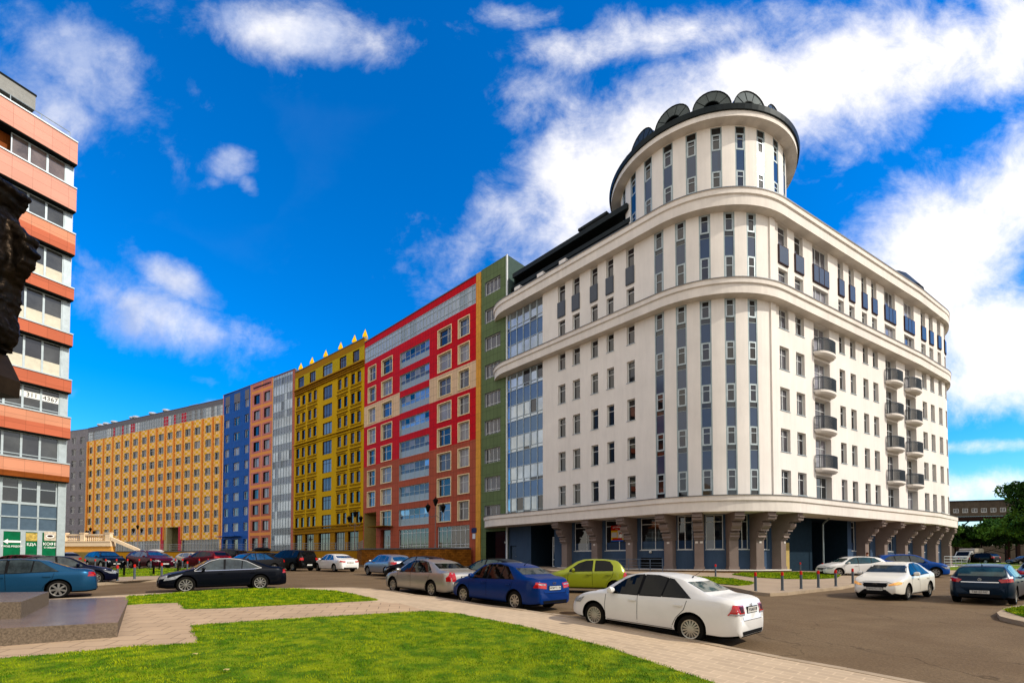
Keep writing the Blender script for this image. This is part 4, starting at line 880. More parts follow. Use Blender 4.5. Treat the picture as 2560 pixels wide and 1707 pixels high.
# cream balustrade and flight of steps at the left end
bs = mat('balustrade_cream', lit('#e6cfae', 0.99), .8, var=(.5, .06)); yw_ = mat('warm_yellow_render', lit('#dca252', 0.95), .8, var=(.3, .05), tile=(1.4, .7, .01, .8))
bt = thing('balustrade', 'cream balustrade with turned balusters on a warm yellow wall beside a stair', 'balustrade', (-62, 69.5, 1))
Q = Path([('L', (-68, 70), (-57.6, 69))], 1)
mb = MB(); mb.pbox(Q, 0, Q.L, .9, 3.75, -.6, 0, yw_); mb.pbox(Q, 1.5, Q.L+.1, .9, 2.9, 0, 1.5, mat('step_wall', '#7a6a3a', .9)); adopt(mb.build('wall'), bt)
mb = MB(); mb.pbox(Q, -.2, Q.L+.1, 3.75, 4.4, -.65, .15, bs); mb.pbox(Q, -.2, Q.L+.15, 4.4, 4.52, -.65, .22, bs); mb.pbox(Q, 0, Q.L-.4, 5.32, 5.5, -.3, .05, bs); adopt(mb.build('cornice'), bt)
for q in (2.9, 5.9, 9.9): mb = MB(); mb.pbox(Q, q-.35, q+.35, 4.5, 5.6, -.4, .12, bs); mb.pbox(Q, q-.42, q+.42, 5.6, 5.72, -.45, .18, bs); adopt(mb.build('post'), bt)
for i in range(21):
    q = 3.4+i*.33
    if abs(q-5.9) < .45 or q > 9.5: continue
    x, y = Q.at(q, -.12); mb = MB(); mb.lathe([(.09, 0), (.09, .06), (.05, .1), (.11, .28), (.08, .45), (.045, .6), (.08, .72), (.08, .82)], (x, y, 4.5), bs, 8); adopt(mb.build('baluster', smooth=50), bt)
mb = MB()
p = [(-57.7, 69, 4.9), (-53.6, 69, 3.2)]
mb.hexa([(p[0][0], 68.9, 4.6), (p[1][0], 68.9, 2.9), (p[1][0], 69.2, 2.9), (p[0][0], 69.2, 4.6), (p[0][0], 68.9, 5.1), (p[1][0], 68.9, 3.35), (p[1][0], 69.2, 3.35), (p[0][0], 69.2, 5.1)], bs); adopt(mb.build('stair_parapet'), bt)
# ================================================================ lamps
lm = mat('lamp_iron', '#15130f', .5, metal=.4); lpole = mat('lamp_pole_grey', '#80706a', .5)
def lamp(x, y, z, h, label):
    t = thing('street_lamp', label, 'street lamp', (x, y, z), group='three lantern street lamps on the terrace'); mb = MB(); s = h/6
    mb.tube((0, 0, 0), (0, 0, .5*s), .12*s, .1*s, lpole, 10); mb.tube((0, 0, .5*s), (0, 0, 5.0*s), .06*s, .045*s, lpole, 8); mb.build('pole', t)
    def lantern(dx, z0):
        m_ = MB(); m_.lathe([(.0, -.1*s), (.09*s, 0), (.16*s, .12*s), (.3*s, .62*s), (.34*s, .66*s), (.2*s, .85*s), (.05*s, .95*s), (.03*s, 1.08*s), (0, 1.1*s)], (dx, 0, z0), lm, 6); m_.build('lantern', t)
    for sx in (-1, 1):
        a = MB(); pr = None
        for i in range(9):
            u = i/8; q = (sx*(.05+.95*u)*s*.9, 0, (4.0-.5*sin(pi*u)+.25*u)*s)
            if pr: a.tube(pr, q, .03*s, .03*s, lpole, 5)
            pr = q
        a.build('arm', t); lantern(sx*.9*s, 4.25*s)
    lantern(0, 5.0*s)
lamp(-9.25, 57.9, TZ, 6.1, 'three lantern street lamp on a thin pole in front of the terracotta ground floor')
lamp(-23.6, 72.0, TZ, 5.9, 'three lantern street lamp before the right half of the yellow facade')
lamp(-73.8, 94.5, TZ, 5.4, 'three lantern street lamp before the middle of the chequered block')
lamp(-87.5, 99.5, TZ, 5.2, 'three lantern street lamp above the cream balustrade')
# ================================================================ salmon and glass building on the left
LP = Path([('L', (-46.6, 7.45), (-33.0, 35.3))], 1); LE = LP.L
def zy(py, Y): x, y, z = ray(180, py); return E+z/y*Y
lb = thing('office_building', 'salmon banded building with glazed floors and green shop windows behind the bronze statue', 'building', (-38, 24, 1))
sm = [mat('salmon_a', lit('#d79c88', .9), .55, var=(.4, .05), tile=(1.25, .62, .012, .6)), mat('salmon_b', lit('#bd684c', .9), .55, var=(.4, .05), tile=(1.25, .8, .012, .6)), mat('brown_cladding', lit('#7c4018', 0.95), .6, tile=(1.25, .6, .012, .6)), mat('salmon_c', lit('#d08f70', .9), .55, var=(.4, .05), tile=(1.25, .62, .012, .6))]
YC = 35.2
def zz2(a): return zy(a, YC)
bands = [(364, 417, [(0, 1, 0)]), (479, 534, [(0, 1, 0)]), (592, 642, [(.5, 1, 3), (0, .5, 1)]), (727, 754, [(0, 1, 1)]), (841, 868, [(0, 1, 1)]), (955, 984, [(0, 1, 1)]), (1048, 1098, [(.5, 1, 3), (0, .5, 1)]), (1163, 1206, [(.3, 1, 3), (0, .3, 2)])]
zb = [(zz2(b), zz2(a), l) for a, b, l in bands]
mb = facade(LP, 0, LE-.05, .8, zb[0][1]+.3, [], lambda s, z: sm[2], sm[2], d=-.4); x0, y0 = LP.at(LE-.05, -.4); x1, y1 = LP.at(LE-.05, -14); mb.face([(x0, y0, .8), (x1, y1, .8), (x1, y1, zb[0][1]+.3), (x0, y0, zb[0][1]+.3)], alu)
q0, q1 = LP.at(0, -.4), LP.at(0, -14); mb.face([(*q0, zb[0][1]+.3), (x0, y0, zb[0][1]+.3), (x1, y1, zb[0][1]+.3), (*q1, zb[0][1]+.3)], roofd); adopt(mb.build('wall'), lb)
BO = .62
for z0, z1, l in zb:
    mb = MB(); h = z1-z0
    for f0, f1, mi in l: mb.pbox(LP, -.1, LE+.85, z0+h*f0+(.002 if f0 else 0), z0+h*f1, -.4, BO, sm[mi], 4)
    adopt(mb.build('cladding_band'), lb); mb = MB(); mb.pbox(LP, -.1, LE+.9, z1, z1+.09, -.4, BO+.06, alu); mb.pbox(LP, -.1, LE+.8, z0-.07, z0, -.4, BO-.05, roofd); adopt(mb.build('band_trim'), lb)
PX = [LP.hit(p, 430)[0] for p in (24, 71, 117, 163)]; PX = [PX[0]-4.3, PX[0]-2.9, PX[0]-1.45]+PX
cpan = mat('cream_infill', lit('#c9c2ad'), .5); lgl = [glass('glass_office_%d' % i, c, .05, .5, .8) for i, c in enumerate(('#6a5c55', '#3c3d3c', '#2b2a2c', '#14161a'))]
for k in range(len(zb)-1):
    zt = zb[k][0]-.07; z_b = zb[k+1][1]+.09
    for i in range(len(PX)-1):
        if i < 3 and k < 2: continue
        o = win(LP, lb, PX[i], PX[i+1], z_b, zt, -.02, alu, lgl[0] if k == 0 else lgl[1] if k == 1 else random.choice(lgl[1:]), 'b' if k in (1, 5, 6) else '', fw=.06, blank=(.42, cpan) if 2 <= k <= 4 else None); adopt(o, lb)
    mb = MB(); mb.pbox(LP, PX[-1], LE+.05, z_b, zt, -.4, .12, alu); adopt(mb.build('corner_post'), lb)
# ground floors: glazing above, green shop windows below
PXG = PX[:3]+[LP.hit(p, 1350)[0] for p in (0, 56, 98, 148)]; zt = zb[-1][0]-.07; zm1, zm2, zg = zz2(1268), zz2(1328), zz2(1396)
for i in range(len(PX)-1):
    a, b = PX[i], PX[i+1]; adopt(win(LP, lb, a, b, zm1+.08, zt, -.02, alu, random.choice(lgl[1:]), 'h', fw=.09), lb)
    mb = MB(); mb.pbox(LP, a, b, zm2, zm1, -.4, .04, mat('slate_panel', lit('#4d5d6b'), .4)); mb.pbox(LP, a, b, (zm1+zm2)/2-.04, (zm1+zm2)/2+.04, 0, .1, alu); mb.pbox(LP, a, b, zm1-.0, zm1+.08, 0, .1, alu); mb.pbox(LP, a-.05, a+.05, zm2, zm1, 0, .1, alu); adopt(mb.build('spandrel_panel'), lb)
    a, b = PXG[i], PXG[i+1]; adopt(win(LP, lb, a, b, zg, zm2, -.02, alu, mat('green_shop_film', lit('#06603c'), .35, var=(1.5, .3)), '', 'shop_window', fw=.13 if i != len(PX)-3 else .13), lb)
mb = MB(); mb.pbox(LP, PX[-1], LE+.15, .8, zt, -.4, .2, alu); mb.pbox(LP, PX[0]-1, LE, .7, zg, -.4, .1, alu); adopt(mb.build('corner_post'), lb)
# overhanging top storey slab
z_t = zy(252, 34.3); mb = MB(); mb.pbox(LP, 0, LE-1.9, z_t-1.0, z_t, -6, -.9, mat('slab_grey', lit('#8b8a84'), .7)); mb.pbox(LP, 0, LE-1.85, z_t, z_t+.12, -6, -.85, roofd); mb.pbox(LP, 0, LE-3.4, zb[0][1]+.2, z_t-1, -6, -2.6, roofd); adopt(mb.build('roof_slab'), lb)
mb = MB()
for q in range(12): x, y = LP.at(LE-.4-q*1.6, .4); mb.tube((x, y, zb[0][1]+.05), (x, y, zb[0][1]+.62), .025, .025, alu, 5)
p, q = LP.at(LE-.4, .4), LP.at(LE-18, .4); mb.tube((*p, zb[0][1]+.62), (*q, zb[0][1]+.62), .03, .03, alu, 5); adopt(mb.build('roof_railing'), lb)
# ---------------- lettering helper
def text(s, size, m, M, parent=None, name='lettering', ext=.004, bold=0):
    cu = bpy.data.curves.new('t', 'FONT'); cu.body = s; cu.size = size; cu.align_x = 'CENTER'; cu.align_y = 'CENTER'; cu.extrude = ext; cu.offset = bold
    to = bpy.data.objects.new('t', cu); sc.collection.objects.link(to); dg = bpy.context.evaluated_depsgraph_get(); dg.update()
    me = bpy.data.meshes.new_from_object(to.evaluated_get(dg)); bpy.data.objects.remove(to); me.materials.clear(); me.materials.append(m)
    me.transform(M); o = bpy.data.objects.new(name, me); sc.collection.objects.link(o)
    if parent: o.parent = parent
    return o
def wall_mat(P, s, z, d):   # text plane facing outwards from a path wall
    x, y = P.at(s, d); a = P.ang(s); return Matrix.Translation((x, y, z)) @ Matrix.Rotation(a, 4, 'Z') @ Matrix.Rotation(pi/2, 4, 'X')
wt = mat('white_lettering', '#e6e6e0', .5, var=None)
w1_, w2_, w3_ = (PX[-4]+PX[-3])/2, (PX[-3]+PX[-2])/2, (PX[-2]+PX[-1])/2; c1, c2, c3 = (PXG[-4]+PXG[-3])/2, (PXG[-3]+PXG[-2])/2, (PXG[-2]+PXG[-1])/2; hm = (zg+zm2)/2
for s_, t_x, sz, dz in ((c3, 'КОФЕ', .27, .05), (c3, 'С СОБОЙ', .14, -.2), (c2, 'ЕДА', .24, 0.0), (c1, 'ВХОД РЯДОМ', .15, -.15)): adopt(text(t_x, sz, wt, wall_mat(LP, s_, hm+dz, .1), bold=.004), lb)
mb = MB(); M = wall_mat(LP, c1, hm+.18, .1)
mb.face([M @ Vector(v) for v in ((-.45, 0, 0), (-.2, -.17, 0), (-.2, -.07, 0), (.45, -.07, 0), (.45, .07, 0), (-.2, .07, 0), (-.2, .17, 0))], wt); adopt(mb.build('arrow'), lb)
mb = MB(); mb.pbox(LP, c3-.33, c3+.33, hm+.3, hm+.95, .09, .1, mat('coffee_photo', '#b9ab98', .5, var=(6, .5))); M = wall_mat(LP, c3, hm+.62, .105)
mb.face([M @ Vector((.24*cos(t*pi/8), .13*sin(t*pi/8), 0)) for t in range(16)], wt); mb.face([M @ Vector((.17*cos(t*pi/8), .08*sin(t*pi/8)+.01, .003)) for t in range(16)], brown_fr); adopt(mb.build('picture'), lb)
mb = MB(); mb.pbox(LP, c2-.3, c2+.3, hm+.25, hm+.8, .09, .1, mat('food_photo', '#b59a50', .5, var=(7, .6))); adopt(mb.build('picture'), lb)
k = 5; zs_ = (zb[5][0]+zb[6][1])/2+.25
for s_, t_x in ((w3_, '4367'), (w2_, '311'), (w1_, '63')):
    mb = MB(); mb.pbox(LP, s_-.52, s_+.52, zs_-.22, zs_+.22, .06, .07, wt); adopt(mb.build('banner'), lb); adopt(text(t_x, .42, mat('black_lettering', '#1b1b1b', .6, var=None), wall_mat(LP, s_, zs_, .078)), lb)
# poster and shop name on the cream building
pw = thing('poster', 'red, yellow and white advertising poster in a ground floor window behind the lime green car', 'poster', (*W.at(18.9, D_-.05), 4.1))
pr_, py_, pb_, pwh = mat('poster_red', lit('#a81d12'), .5, var=None), mat('poster_yellow', lit('#c9a21a'), .5, var=None), mat('poster_blue', lit('#1d4fa0'), .5, var=None), mat('poster_white', '#b7b3ac', .5, var=(5, .1))
def pq(nm, a, b, z0, z1, m, dd): mb = MB(); mb.pbox(W, a, b, z0, z1, D_-.11+dd, D_-.1+dd, m); return adopt(mb.build(nm), pw)
pq('panel', 18.35, 19.72, 3.57, 5.05, py_, 0); pq('red_band', 18.35, 19.6, 4.6, 5.05, pr_, .012); pq('photo_field', 19.08, 19.72, 3.85, 4.6, pwh, .012); pq('text_field', 18.4, 18.98, 3.95, 4.42, pwh, .012); pq('red_strip', 18.5, 19.55, 3.7, 3.88, pr_, .024); pq('blue_strip', 18.35, 19.72, 3.56, 3.69, pb_, .024)
for t_x, sz, s_, z_, m_ in (('ОПТИКА', .2, 18.97, 4.88, wt), ('• • • • •', .1, 18.97, 4.7, wt)): adopt(text(t_x, sz, m_, wall_mat(W, s_, z_, D_-.075), pw), pw)
mb = MB(); x = wall_mat(W, 19.42, 4.2, D_-.08)
for (u, v, r_, m_) in ((-.07, .1, .1, brown_fr), (.06, .08, .09, mat('poster_skin', '#a8604a', .6, var=None)), (-.02, -.12, .15, wt)): mb.face([x @ Vector((u+r_*cos(t*pi/6), v+r_*1.2*sin(t*pi/6), .002*len(mb.v)/12)) for t in range(12)], m_)
adopt(mb.build('figures'), pw)
sgn = text('МАХ', .42, wt, wall_mat(W, 50.7, 5.0, D_+.35), name='shop_letters', ext=.03, bold=.01); tag(sgn, 'white shop name letters on the dark wall above the glass entrance of the right wing', 'lettering')
# ================================================================ cars
tyre_m = mat('tyre_rubber', '#141311', .85, var=(8, .2)); well_m = mat('wheel_well', '#070707', .95, var=None); trim_m = mat('black_trim', '#111112', .5, var=None)
rim_m = mat('alloy_silver', '#a7a39a', .3, metal=.8, var=None); chrome = mat('chrome', '#c9c9c9', .12, metal=1, var=None)
cglass = mat('car_glass', '#07090a', .03, var=(2, .5), spec=.2); cglass_t = mat('car_glass_teal', '#1f3a3c', .03, var=(2.5, .6), spec=.5); cglass_b = mat('car_glass_blue', '#12395c', .03, var=(2.5, .5), spec=.8); cglass_g = mat('car_glass_grey', '#30383a', .04, var=(3, .6), spec=.5)
lred = mat('tail_light_red', '#a00a0a', .12, var=(9, .25), coat=1); ldark = mat('tail_light_dark', '#3a0408', .3, var=None); lclear = mat('lamp_clear', '#8e9092', .25, var=(12, .5), metal=.2); lamber = mat('lamp_warm_lit', '#e8a860', .15, var=(14, .5), emit=.25)
plate_m = mat('plate_paint', '#c4c2ba', .45, var=None); plate_t = mat('plate_ink', '#101010', .6, var=None); seam_m = mat('seam_black', '#0c0c0c', .8, var=None)
def paint(name, col, metal=.0, coat=None):
    dark = sum(lin(col)[:3]) < .35
    return mat(name, col, .3, metal=metal, var=(1.2, .05), coat=.12 if dark else .35, spec=.1 if dark else .3)
def interp(pts, x):
    if x <= pts[0][0]: return pts[0][1]
    for (a, za), (b, zb_) in zip(pts, pts[1:]):
        if x <= b: return za+(zb_-za)*(x-a)/(b-a)
    return pts[-1][1]
def smooth_fn(pts, r):
    return lambda x: sum(interp(pts, x+r*o)*w for o, w in ((-1, .12), (-.6, .2), (-.25, .24), (0, .0), (.25, .24), (.6, .2)) )/1.0 if r else interp(pts, x)
# profile lists run from the tail (x=0) to the nose (x=L)
SHAPES = {
 'sedan': dict(L=4.39, W=1.70, H=1.467, wb=2.55, fo=.84, r=.31,
    top=[(0, .62), (.03, .90), (.08, 1.0), (.30, 1.055), (.62, 1.075), (.95, 1.22), (1.30, 1.375), (1.65, 1.445), (2.05, 1.467), (2.45, 1.45), (2.75, 1.38), (3.05, 1.19), (3.30, .995), (3.5, .955), (3.95, .86), (4.2, .76), (4.34, .66), (4.39, .5)],
    belt=[(0, .60), (.05, .86), (.3, .95), (1.0, .955), (2.2, .92), (3.2, .90), (3.6, .86), (4.0, .78), (4.25, .66), (4.39, .48)],
    sw=[[(1.02, .985), (1.50, 1.34), (1.62, 1.36), (1.68, .965)], [(1.72, .965), (1.66, 1.365), (1.9, 1.405), (2.22, 1.40), (2.26, .945)], [(2.33, .94), (2.30, 1.40), (2.52, 1.375), (2.78, 1.26), (3.12, 1.0), (3.14, .93)]],
    rg=(.70, 1.24), wsx=(2.78, 3.26), tail=[(.10, .58, .90, .36)]),
 'hatch': dict(L=4.25, W=1.76, H=1.48, wb=2.6, fo=.86, r=.31,
    top=[(0, .62), (.03, .95), (.10, 1.04), (.22, 1.18), (.42, 1.36), (.60, 1.42), (1.0, 1.455), (1.6, 1.48), (2.2, 1.465), (2.5, 1.39), (2.85, 1.19), (3.15, 1.0), (3.4, .95), (3.85, .86), (4.08, .76), (4.2, .66), (4.25, .5)],
    belt=[(0, .60), (.05, .88), (.3, .99), (1.0, .975), (2.2, .93), (3.05, .90), (3.5, .86), (3.9, .77), (4.12, .66), (4.25, .48)],
    sw=[[(.62, 1.03), (.72, 1.32), (1.05, 1.36), (1.12, .995)], [(1.16, .99), (1.12, 1.37), (1.5, 1.405), (1.92, 1.40), (1.98, .955)], [(2.04, .95), (2.0, 1.40), (2.25, 1.375), (2.55, 1.25), (2.92, 1.0), (2.94, .93)]],
    rg=(.10, .50), wsx=(2.55, 3.08), tail=[]),
 'wagon': dict(L=4.41, W=1.76, H=1.51, wb=2.635, fo=.86, r=.32,
    top=[(0, .62), (.03, .95), (.10, 1.05), (.22, 1.16), (.55, 1.40), (.75, 1.45), (1.2, 1.49), (1.8, 1.51), (2.4, 1.48), (2.7, 1.39), (3.0, 1.2), (3.3, 1.02), (3.55, .98), (4.0, .90), (4.25, .80), (4.37, .68), (4.41, .5)],
    belt=[(0, .60), (.05, .88), (.3, 1.04), (1.0, 1.0), (2.2, .95), (3.2, .92), (3.65, .88), (4.05, .80), (4.3, .68), (4.41, .48)],
    sw=[[(.62, 1.14), (.95, 1.38), (1.18, 1.40), (1.26, 1.02)], [(1.31, 1.015), (1.25, 1.41), (1.7, 1.435), (2.1, 1.42), (2.16, .975)], [(2.22, .97), (2.18, 1.42), (2.42, 1.385), (2.72, 1.26), (3.08, 1.02), (3.1, .95)]],
    rg=(.18, .60), wsx=(2.72, 3.24), tail=[]),
 'city': dict(L=3.50, W=1.50, H=1.485, wb=2.34, fo=.62, r=.27,
    top=[(0, .60), (.03, .92), (.09, 1.02), (.2, 1.20), (.36, 1.38), (.5, 1.43), (.9, 1.47), (1.4, 1.485), (1.9, 1.45), (2.2, 1.34), (2.5, 1.14), (2.72, 1.0), (2.95, .95), (3.2, .86), (3.38, .76), (3.47, .64), (3.5, .5)],
    belt=[(0, .58), (.05, .86), (.25, .97), (1.0, .95), (2.0, .91), (2.6, .89), (3.0, .84), (3.3, .72), (3.44, .6), (3.5, .48)],
    sw=[[(.62, .99), (.62, 1.20), (.74, 1.36), (.95, 1.40), (1.32, 1.40), (1.36, .97)], [(1.50, .96), (1.46, 1.40), (1.75, 1.385), (2.05, 1.28), (2.42, 1.02), (2.44, .93)]],
    rg=(.09, .46), wsx=(2.16, 2.66), tail=[]),
 'suv': dict(L=4.55, W=1.84, H=1.68, wb=2.7, fo=.9, r=.36,
    top=[(0, .70), (.03, 1.02), (.10, 1.14), (.3, 1.32), (.55, 1.55), (.8, 1.61), (1.3, 1.66), (1.9, 1.68), (2.5, 1.65), (2.8, 1.56), (3.1, 1.37), (3.4, 1.16), (3.65, 1.10), (4.1, 1.02), (4.38, .9), (4.51, .76), (4.55, .56)],
    belt=[(0, .68), (.05, .98), (.3, 1.16), (1.0, 1.12), (2.2, 1.06), (3.3, 1.02), (3.7, 1.0), (4.15, .92), (4.42, .78), (4.55, .54)],
    sw=[[(.66, 1.26), (1.0, 1.50), (1.25, 1.53), (1.32, 1.14)], [(1.37, 1.135), (1.31, 1.54), (1.75, 1.58), (2.15, 1.57), (2.2, 1.09)], [(2.26, 1.085), (2.22, 1.57), (2.5, 1.54), (2.8, 1.42), (3.16, 1.16), (3.18, 1.06)]],
    rg=(.18, .62), wsx=(2.80, 3.34), tail=[]),
 'mpv': dict(L=4.85, W=1.86, H=1.74, wb=2.92, fo=.95, r=.34,
    top=[(0, .70), (.03, 1.02), (.08, 1.15), (.18, 1.38), (.32, 1.62), (.5, 1.68), (1.2, 1.73), (2.2, 1.74), (2.8, 1.68), (3.15, 1.55), (3.6, 1.26), (3.9, 1.08), (4.15, 1.03), (4.5, .93), (4.72, .8), (4.82, .68), (4.85, .52)],
    belt=[(0, .68), (.05, .98), (.3, 1.10), (1.0, 1.08), (2.4, 1.04), (3.6, 1.0), (4.1, .96), (4.5, .84), (4.75, .68), (4.85, .5)],
    sw=[[(.42, 1.14), (.50, 1.56), (1.3, 1.62), (1.34, 1.10)], [(1.40, 1.10), (1.36, 1.62), (2.3, 1.63), (2.36, 1.06)], [(2.43, 1.06), (2.38, 1.63), (2.75, 1.60), (3.1, 1.47), (3.6, 1.13), (3.62, 1.03)]],
    rg=(.10, .38), wsx=(3.18, 3.82), tail=[]),
}
def variant(base, **k): d = dict(SHAPES[base]); d.update(k); return d
def scale_shape(base, L, H, wb, W, r, fo=None, **k):
    b = SHAPES[base]; sx = L/b['L']; sz = H/b['H']; f = lambda l: [(x*sx, z*sz) for x, z in l]
    d = dict(L=L, W=W, H=H, wb=wb, fo=fo or b['fo']*sx, r=r, top=f(b['top']), belt=f(b['belt']), sw=[f(w) for w in b['sw']], rg=tuple(x*sx for x in b['rg']), wsx=tuple(x*sx for x in b['wsx']), tail=[]); d.update(k); return d
def wheel_mesh(r, w, spokes, rimr, style, near=True):
    t = MB(); n = 28 if near else 14
    t.lathe([(rimr, -w/2), (r*.93, -w/2), (r, -w/2+.03), (r, w/2-.03), (r*.93, w/2), (rimr, w/2)], (0, 0, 0), tyre_m, n, axis='y')
    R_ = MB(); dk = trim_m
    R_.lathe([(0, w/2-.07), (rimr*.97, w/2-.07)], (0, 0, 0), dk, n, axis='y'); R_.lathe([(rimr*.88, w/2-.02), (rimr*.9, w/2-.005), (rimr, w/2-.002), (rimr, -w/2)], (0, 0, 0), rim_m, n, axis='y')
    R_.lathe([(0, w/2-.01), (rimr*.2, w/2-.012), (rimr*.22, w/2-.05)], (0, 0, 0), rim_m, 12, axis='y')
    for i in range(spokes):
        a = 2*pi*i/spokes; hw0, hw1 = (rimr*.10, rimr*.15) if spokes < 9 else (rimr*.05, rimr*.10)
        ca, sa = cos(a), sin(a); o = []
        for rr, hw in ((rimr*.16, hw0), (rimr*.92, hw1)):
            o.append((rr, hw))
        (r0, h0), (r1, h1) = o; P_ = lambda rr, tt, yy: (rr*ca-tt*sa, yy, rr*sa+tt*ca)
        R_.hexa([P_(r0, -h0, w/2-.06), P_(r0, h0, w/2-.06), P_(r1, h1, w/2-.06), P_(r1, -h1, w/2-.06), P_(r0, -h0, w/2-.012), P_(r0, h0, w/2-.012), P_(r1, h1, w/2-.018), P_(r1, -h1, w/2-.018)], rim_m)
    return t, R_
def car(name, label, kind, shape, pm, X, Y, th, glassm=None, near=1, group=None, spokes=7, plate=None, rear_l=None, front_l=None, rgm=None, extras=(), pitch=True, cat='car', rimr=None, handles=True):
    S = shape; L_, Wd, H = S['L'], S['W'], S['H']; wb, r = S['wb'], S['r']; xf = L_-S['fo']; xr = xf-wb; xc = (xf+xr)/2; gm = glassm or cglass; dx = .05 if near else .1
    top = smooth_fn(S['top'], .07 if near else .05); belt = smooth_fn(S['belt'], .07); bm = bmesh.new(); secs = []
    xs = sorted(set([0, .012, .03, .06, .1]+[.1+i*dx for i in range(1, int((L_-.2)/dx)+1)]+[L_-.1, L_-.06, L_-.03, L_-.012, L_]))
    hb = max(z for _, z in S['belt'])
    for x in xs:
        dt, dn = x, L_-x
        plan = 1-.20*max(0, 1-dt/.5)**2.2-.26*max(0, 1-dn/.75)**2.2
        w = Wd/2*plan; T = top(x) if .02 < x < L_-.02 else (S['top'][0][1] if x <= .02 else S['top'][-1][1]); b_ = min(belt(x), T-.03)
        zb_ = .20+.05*max(0, 1-dt/.35)**1.5+.05*max(0, 1-dn/.3)
        fr = max(0, min(1, (T-b_)/(H-hb))); wt = w*(.90-.22*fr) if T-b_ > .05 else w*.90; bul = 1+.012*(T > 0)
        zs_ = zb_+.07; mid = .5*(zs_+b_)
        if x <= .012 or x >= L_-.012: e = .05 if x <= .001 or x >= L_-.001 else .02; zb_ += e*.6; w -= e; wt = min(wt, w*.9); T -= e*.4
        tz = T-b_
        sec = [(0, zb_), (w*.85, zb_), (w*.965, zb_+.05), (w*.995, zs_+.06), (w*1.0, mid), (w*.992, mid+(b_-mid)*.6), (w*.975, b_-.015), (w*.955, b_+min(.02, tz*.2))]
        xt = wt; e_z = b_+tz*.86
        sec += [(w*.955+(xt-w*.955)*.5, b_+tz*.45), (xt, e_z if fr > .15 else b_+tz*.5), (xt*.94, b_+tz*.95 if fr > .15 else b_+tz*.72), (xt*.8, T-.012 if fr > .15 else T-.008), (xt*.45, T-.002), (0, T)]
        ring = [bm.verts.new((x-xc, y, z)) for y, z in sec]+[bm.verts.new((x-xc, -y, z)) for y, z in reversed(sec[1:-1])]
        secs.append(ring)
    n = len(secs[0])
    for A, B2 in zip(secs, secs[1:]):
        for i in range(n): bm.faces.new((A[i], A[(i+1) % n], B2[(i+1) % n], B2[i]))
    bm.faces.new(secs[0][::-1]); bm.faces.new(secs[-1]); bmesh.ops.recalc_face_normals(bm, faces=bm.faces[:])
    bvh = BVHTree.FromBMesh(bm); me = bpy.data.meshes.new('body'); bm.to_mesh(me); bm.free()
    me.materials.append(pm); me.materials.append(well_m)
    z0 = g(X, Y); root = thing(name, label, cat, (X, Y, z0), radians(th), group); zf = g(X+cos(radians(th))*wb/2, Y+sin(radians(th))*wb/2); zr_ = g(X-cos(radians(th))*wb/2, Y-sin(radians(th))*wb/2)
    root.rotation_euler = (0, -atan2(zf-zr_, wb), radians(th)); root.location.z = (zf+zr_)/2
    body = bpy.data.objects.new('body', me); sc.collection.objects.link(body)
    # wheel arches are cut out of the shell
    ct = MB()
    for x_ in (xf-xc, xr-xc):
        for s_ in (-1, 1):
            ra = r+.055; N_ = 28 if near else 14; y0_, y1_ = s_*(Wd/2-.30), s_*(Wd/2+.2)
            vs = [(x_+ra*cos(2*pi*i/N_), yy, r+.01+ra*sin(2*pi*i/N_)) for yy in (min(y0_, y1_), max(y0_, y1_)) for i in range(N_)]
            ct.mesh(vs, [(i, (i+1) % N_, N_+(i+1) % N_, N_+i) for i in range(N_)]+[tuple(range(N_-1, -1, -1)), tuple(range(N_, 2*N_))], well_m)
    co = ct.build('cutter'); co.data.materials.clear(); co.data.materials.append(pm); co.data.materials.append(well_m); co.data.polygons.foreach_set('material_index', [1]*len(co.data.polygons))
    bmn = bmesh.new(); bmn.from_mesh(co.data); bmesh.ops.recalc_face_normals(bmn, faces=bmn.faces[:]); bmn.to_mesh(co.data); bmn.free()
    md = body.modifiers.new('b', 'BOOLEAN'); md.operation = 'DIFFERENCE'; md.solver = 'EXACT'; md.object = co
    dg = bpy.context.evaluated_depsgraph_get(); dg.update(); nm = bpy.data.meshes.new_from_object(body.evaluated_get(dg)); body.modifiers.clear(); body.data = nm; bpy.data.objects.remove(co)
    for p in nm.polygons:
        if p.center.z < .34 and p.normal.z < -.5: p.material_index = 1
    nm.shade_smooth(); nm.set_sharp_from_angle(angle=radians(38)); body.parent = root
    # patches laid on the shell
    def patch(nm_, poly, m, axis, side=1, off=.004, parent=None, step=.09):
        b2 = bmesh.new(); f = b2.faces.new([b2.verts.new((u, v, 0)) for u, v in poly]); us = [p[0] for p in poly]; vs_ = [p[1] for p in poly]
        for lo, hi, no in ((min(us), max(us), (1, 0, 0)), (min(vs_), max(vs_), (0, 1, 0))):
            k = int((hi-lo)/step)
            for i in range(1, k+1):
                c = lo+(hi-lo)*i/(k+1); bmesh.ops.bisect_plane(b2, geom=b2.verts[:]+b2.edges[:]+b2.faces[:], plane_co=(c*no[0], c*no[1], 0), plane_no=no)
        cache = {}; ok = True
        for v in b2.verts:
            u, w_ = v.co.x, v.co.y
            if axis == 'y': o_, d_ = Vector((u-xc, side*3, w_)), Vector((0, -side, 0))
            else: o_, d_ = Vector((side*6, u, w_)), Vector((-side, 0, 0))
            h = bvh.ray_cast(o_, d_)
            if h[0] is None: ok = False; break
            nn = h[1] if h[1].dot(d_) < 0 else -h[1]; cache[v] = h[0]+nn*off
        if not ok: b2.free(); return None
        for v, c in cache.items(): v.co = c
        b2.normal_update(); mb = MB()
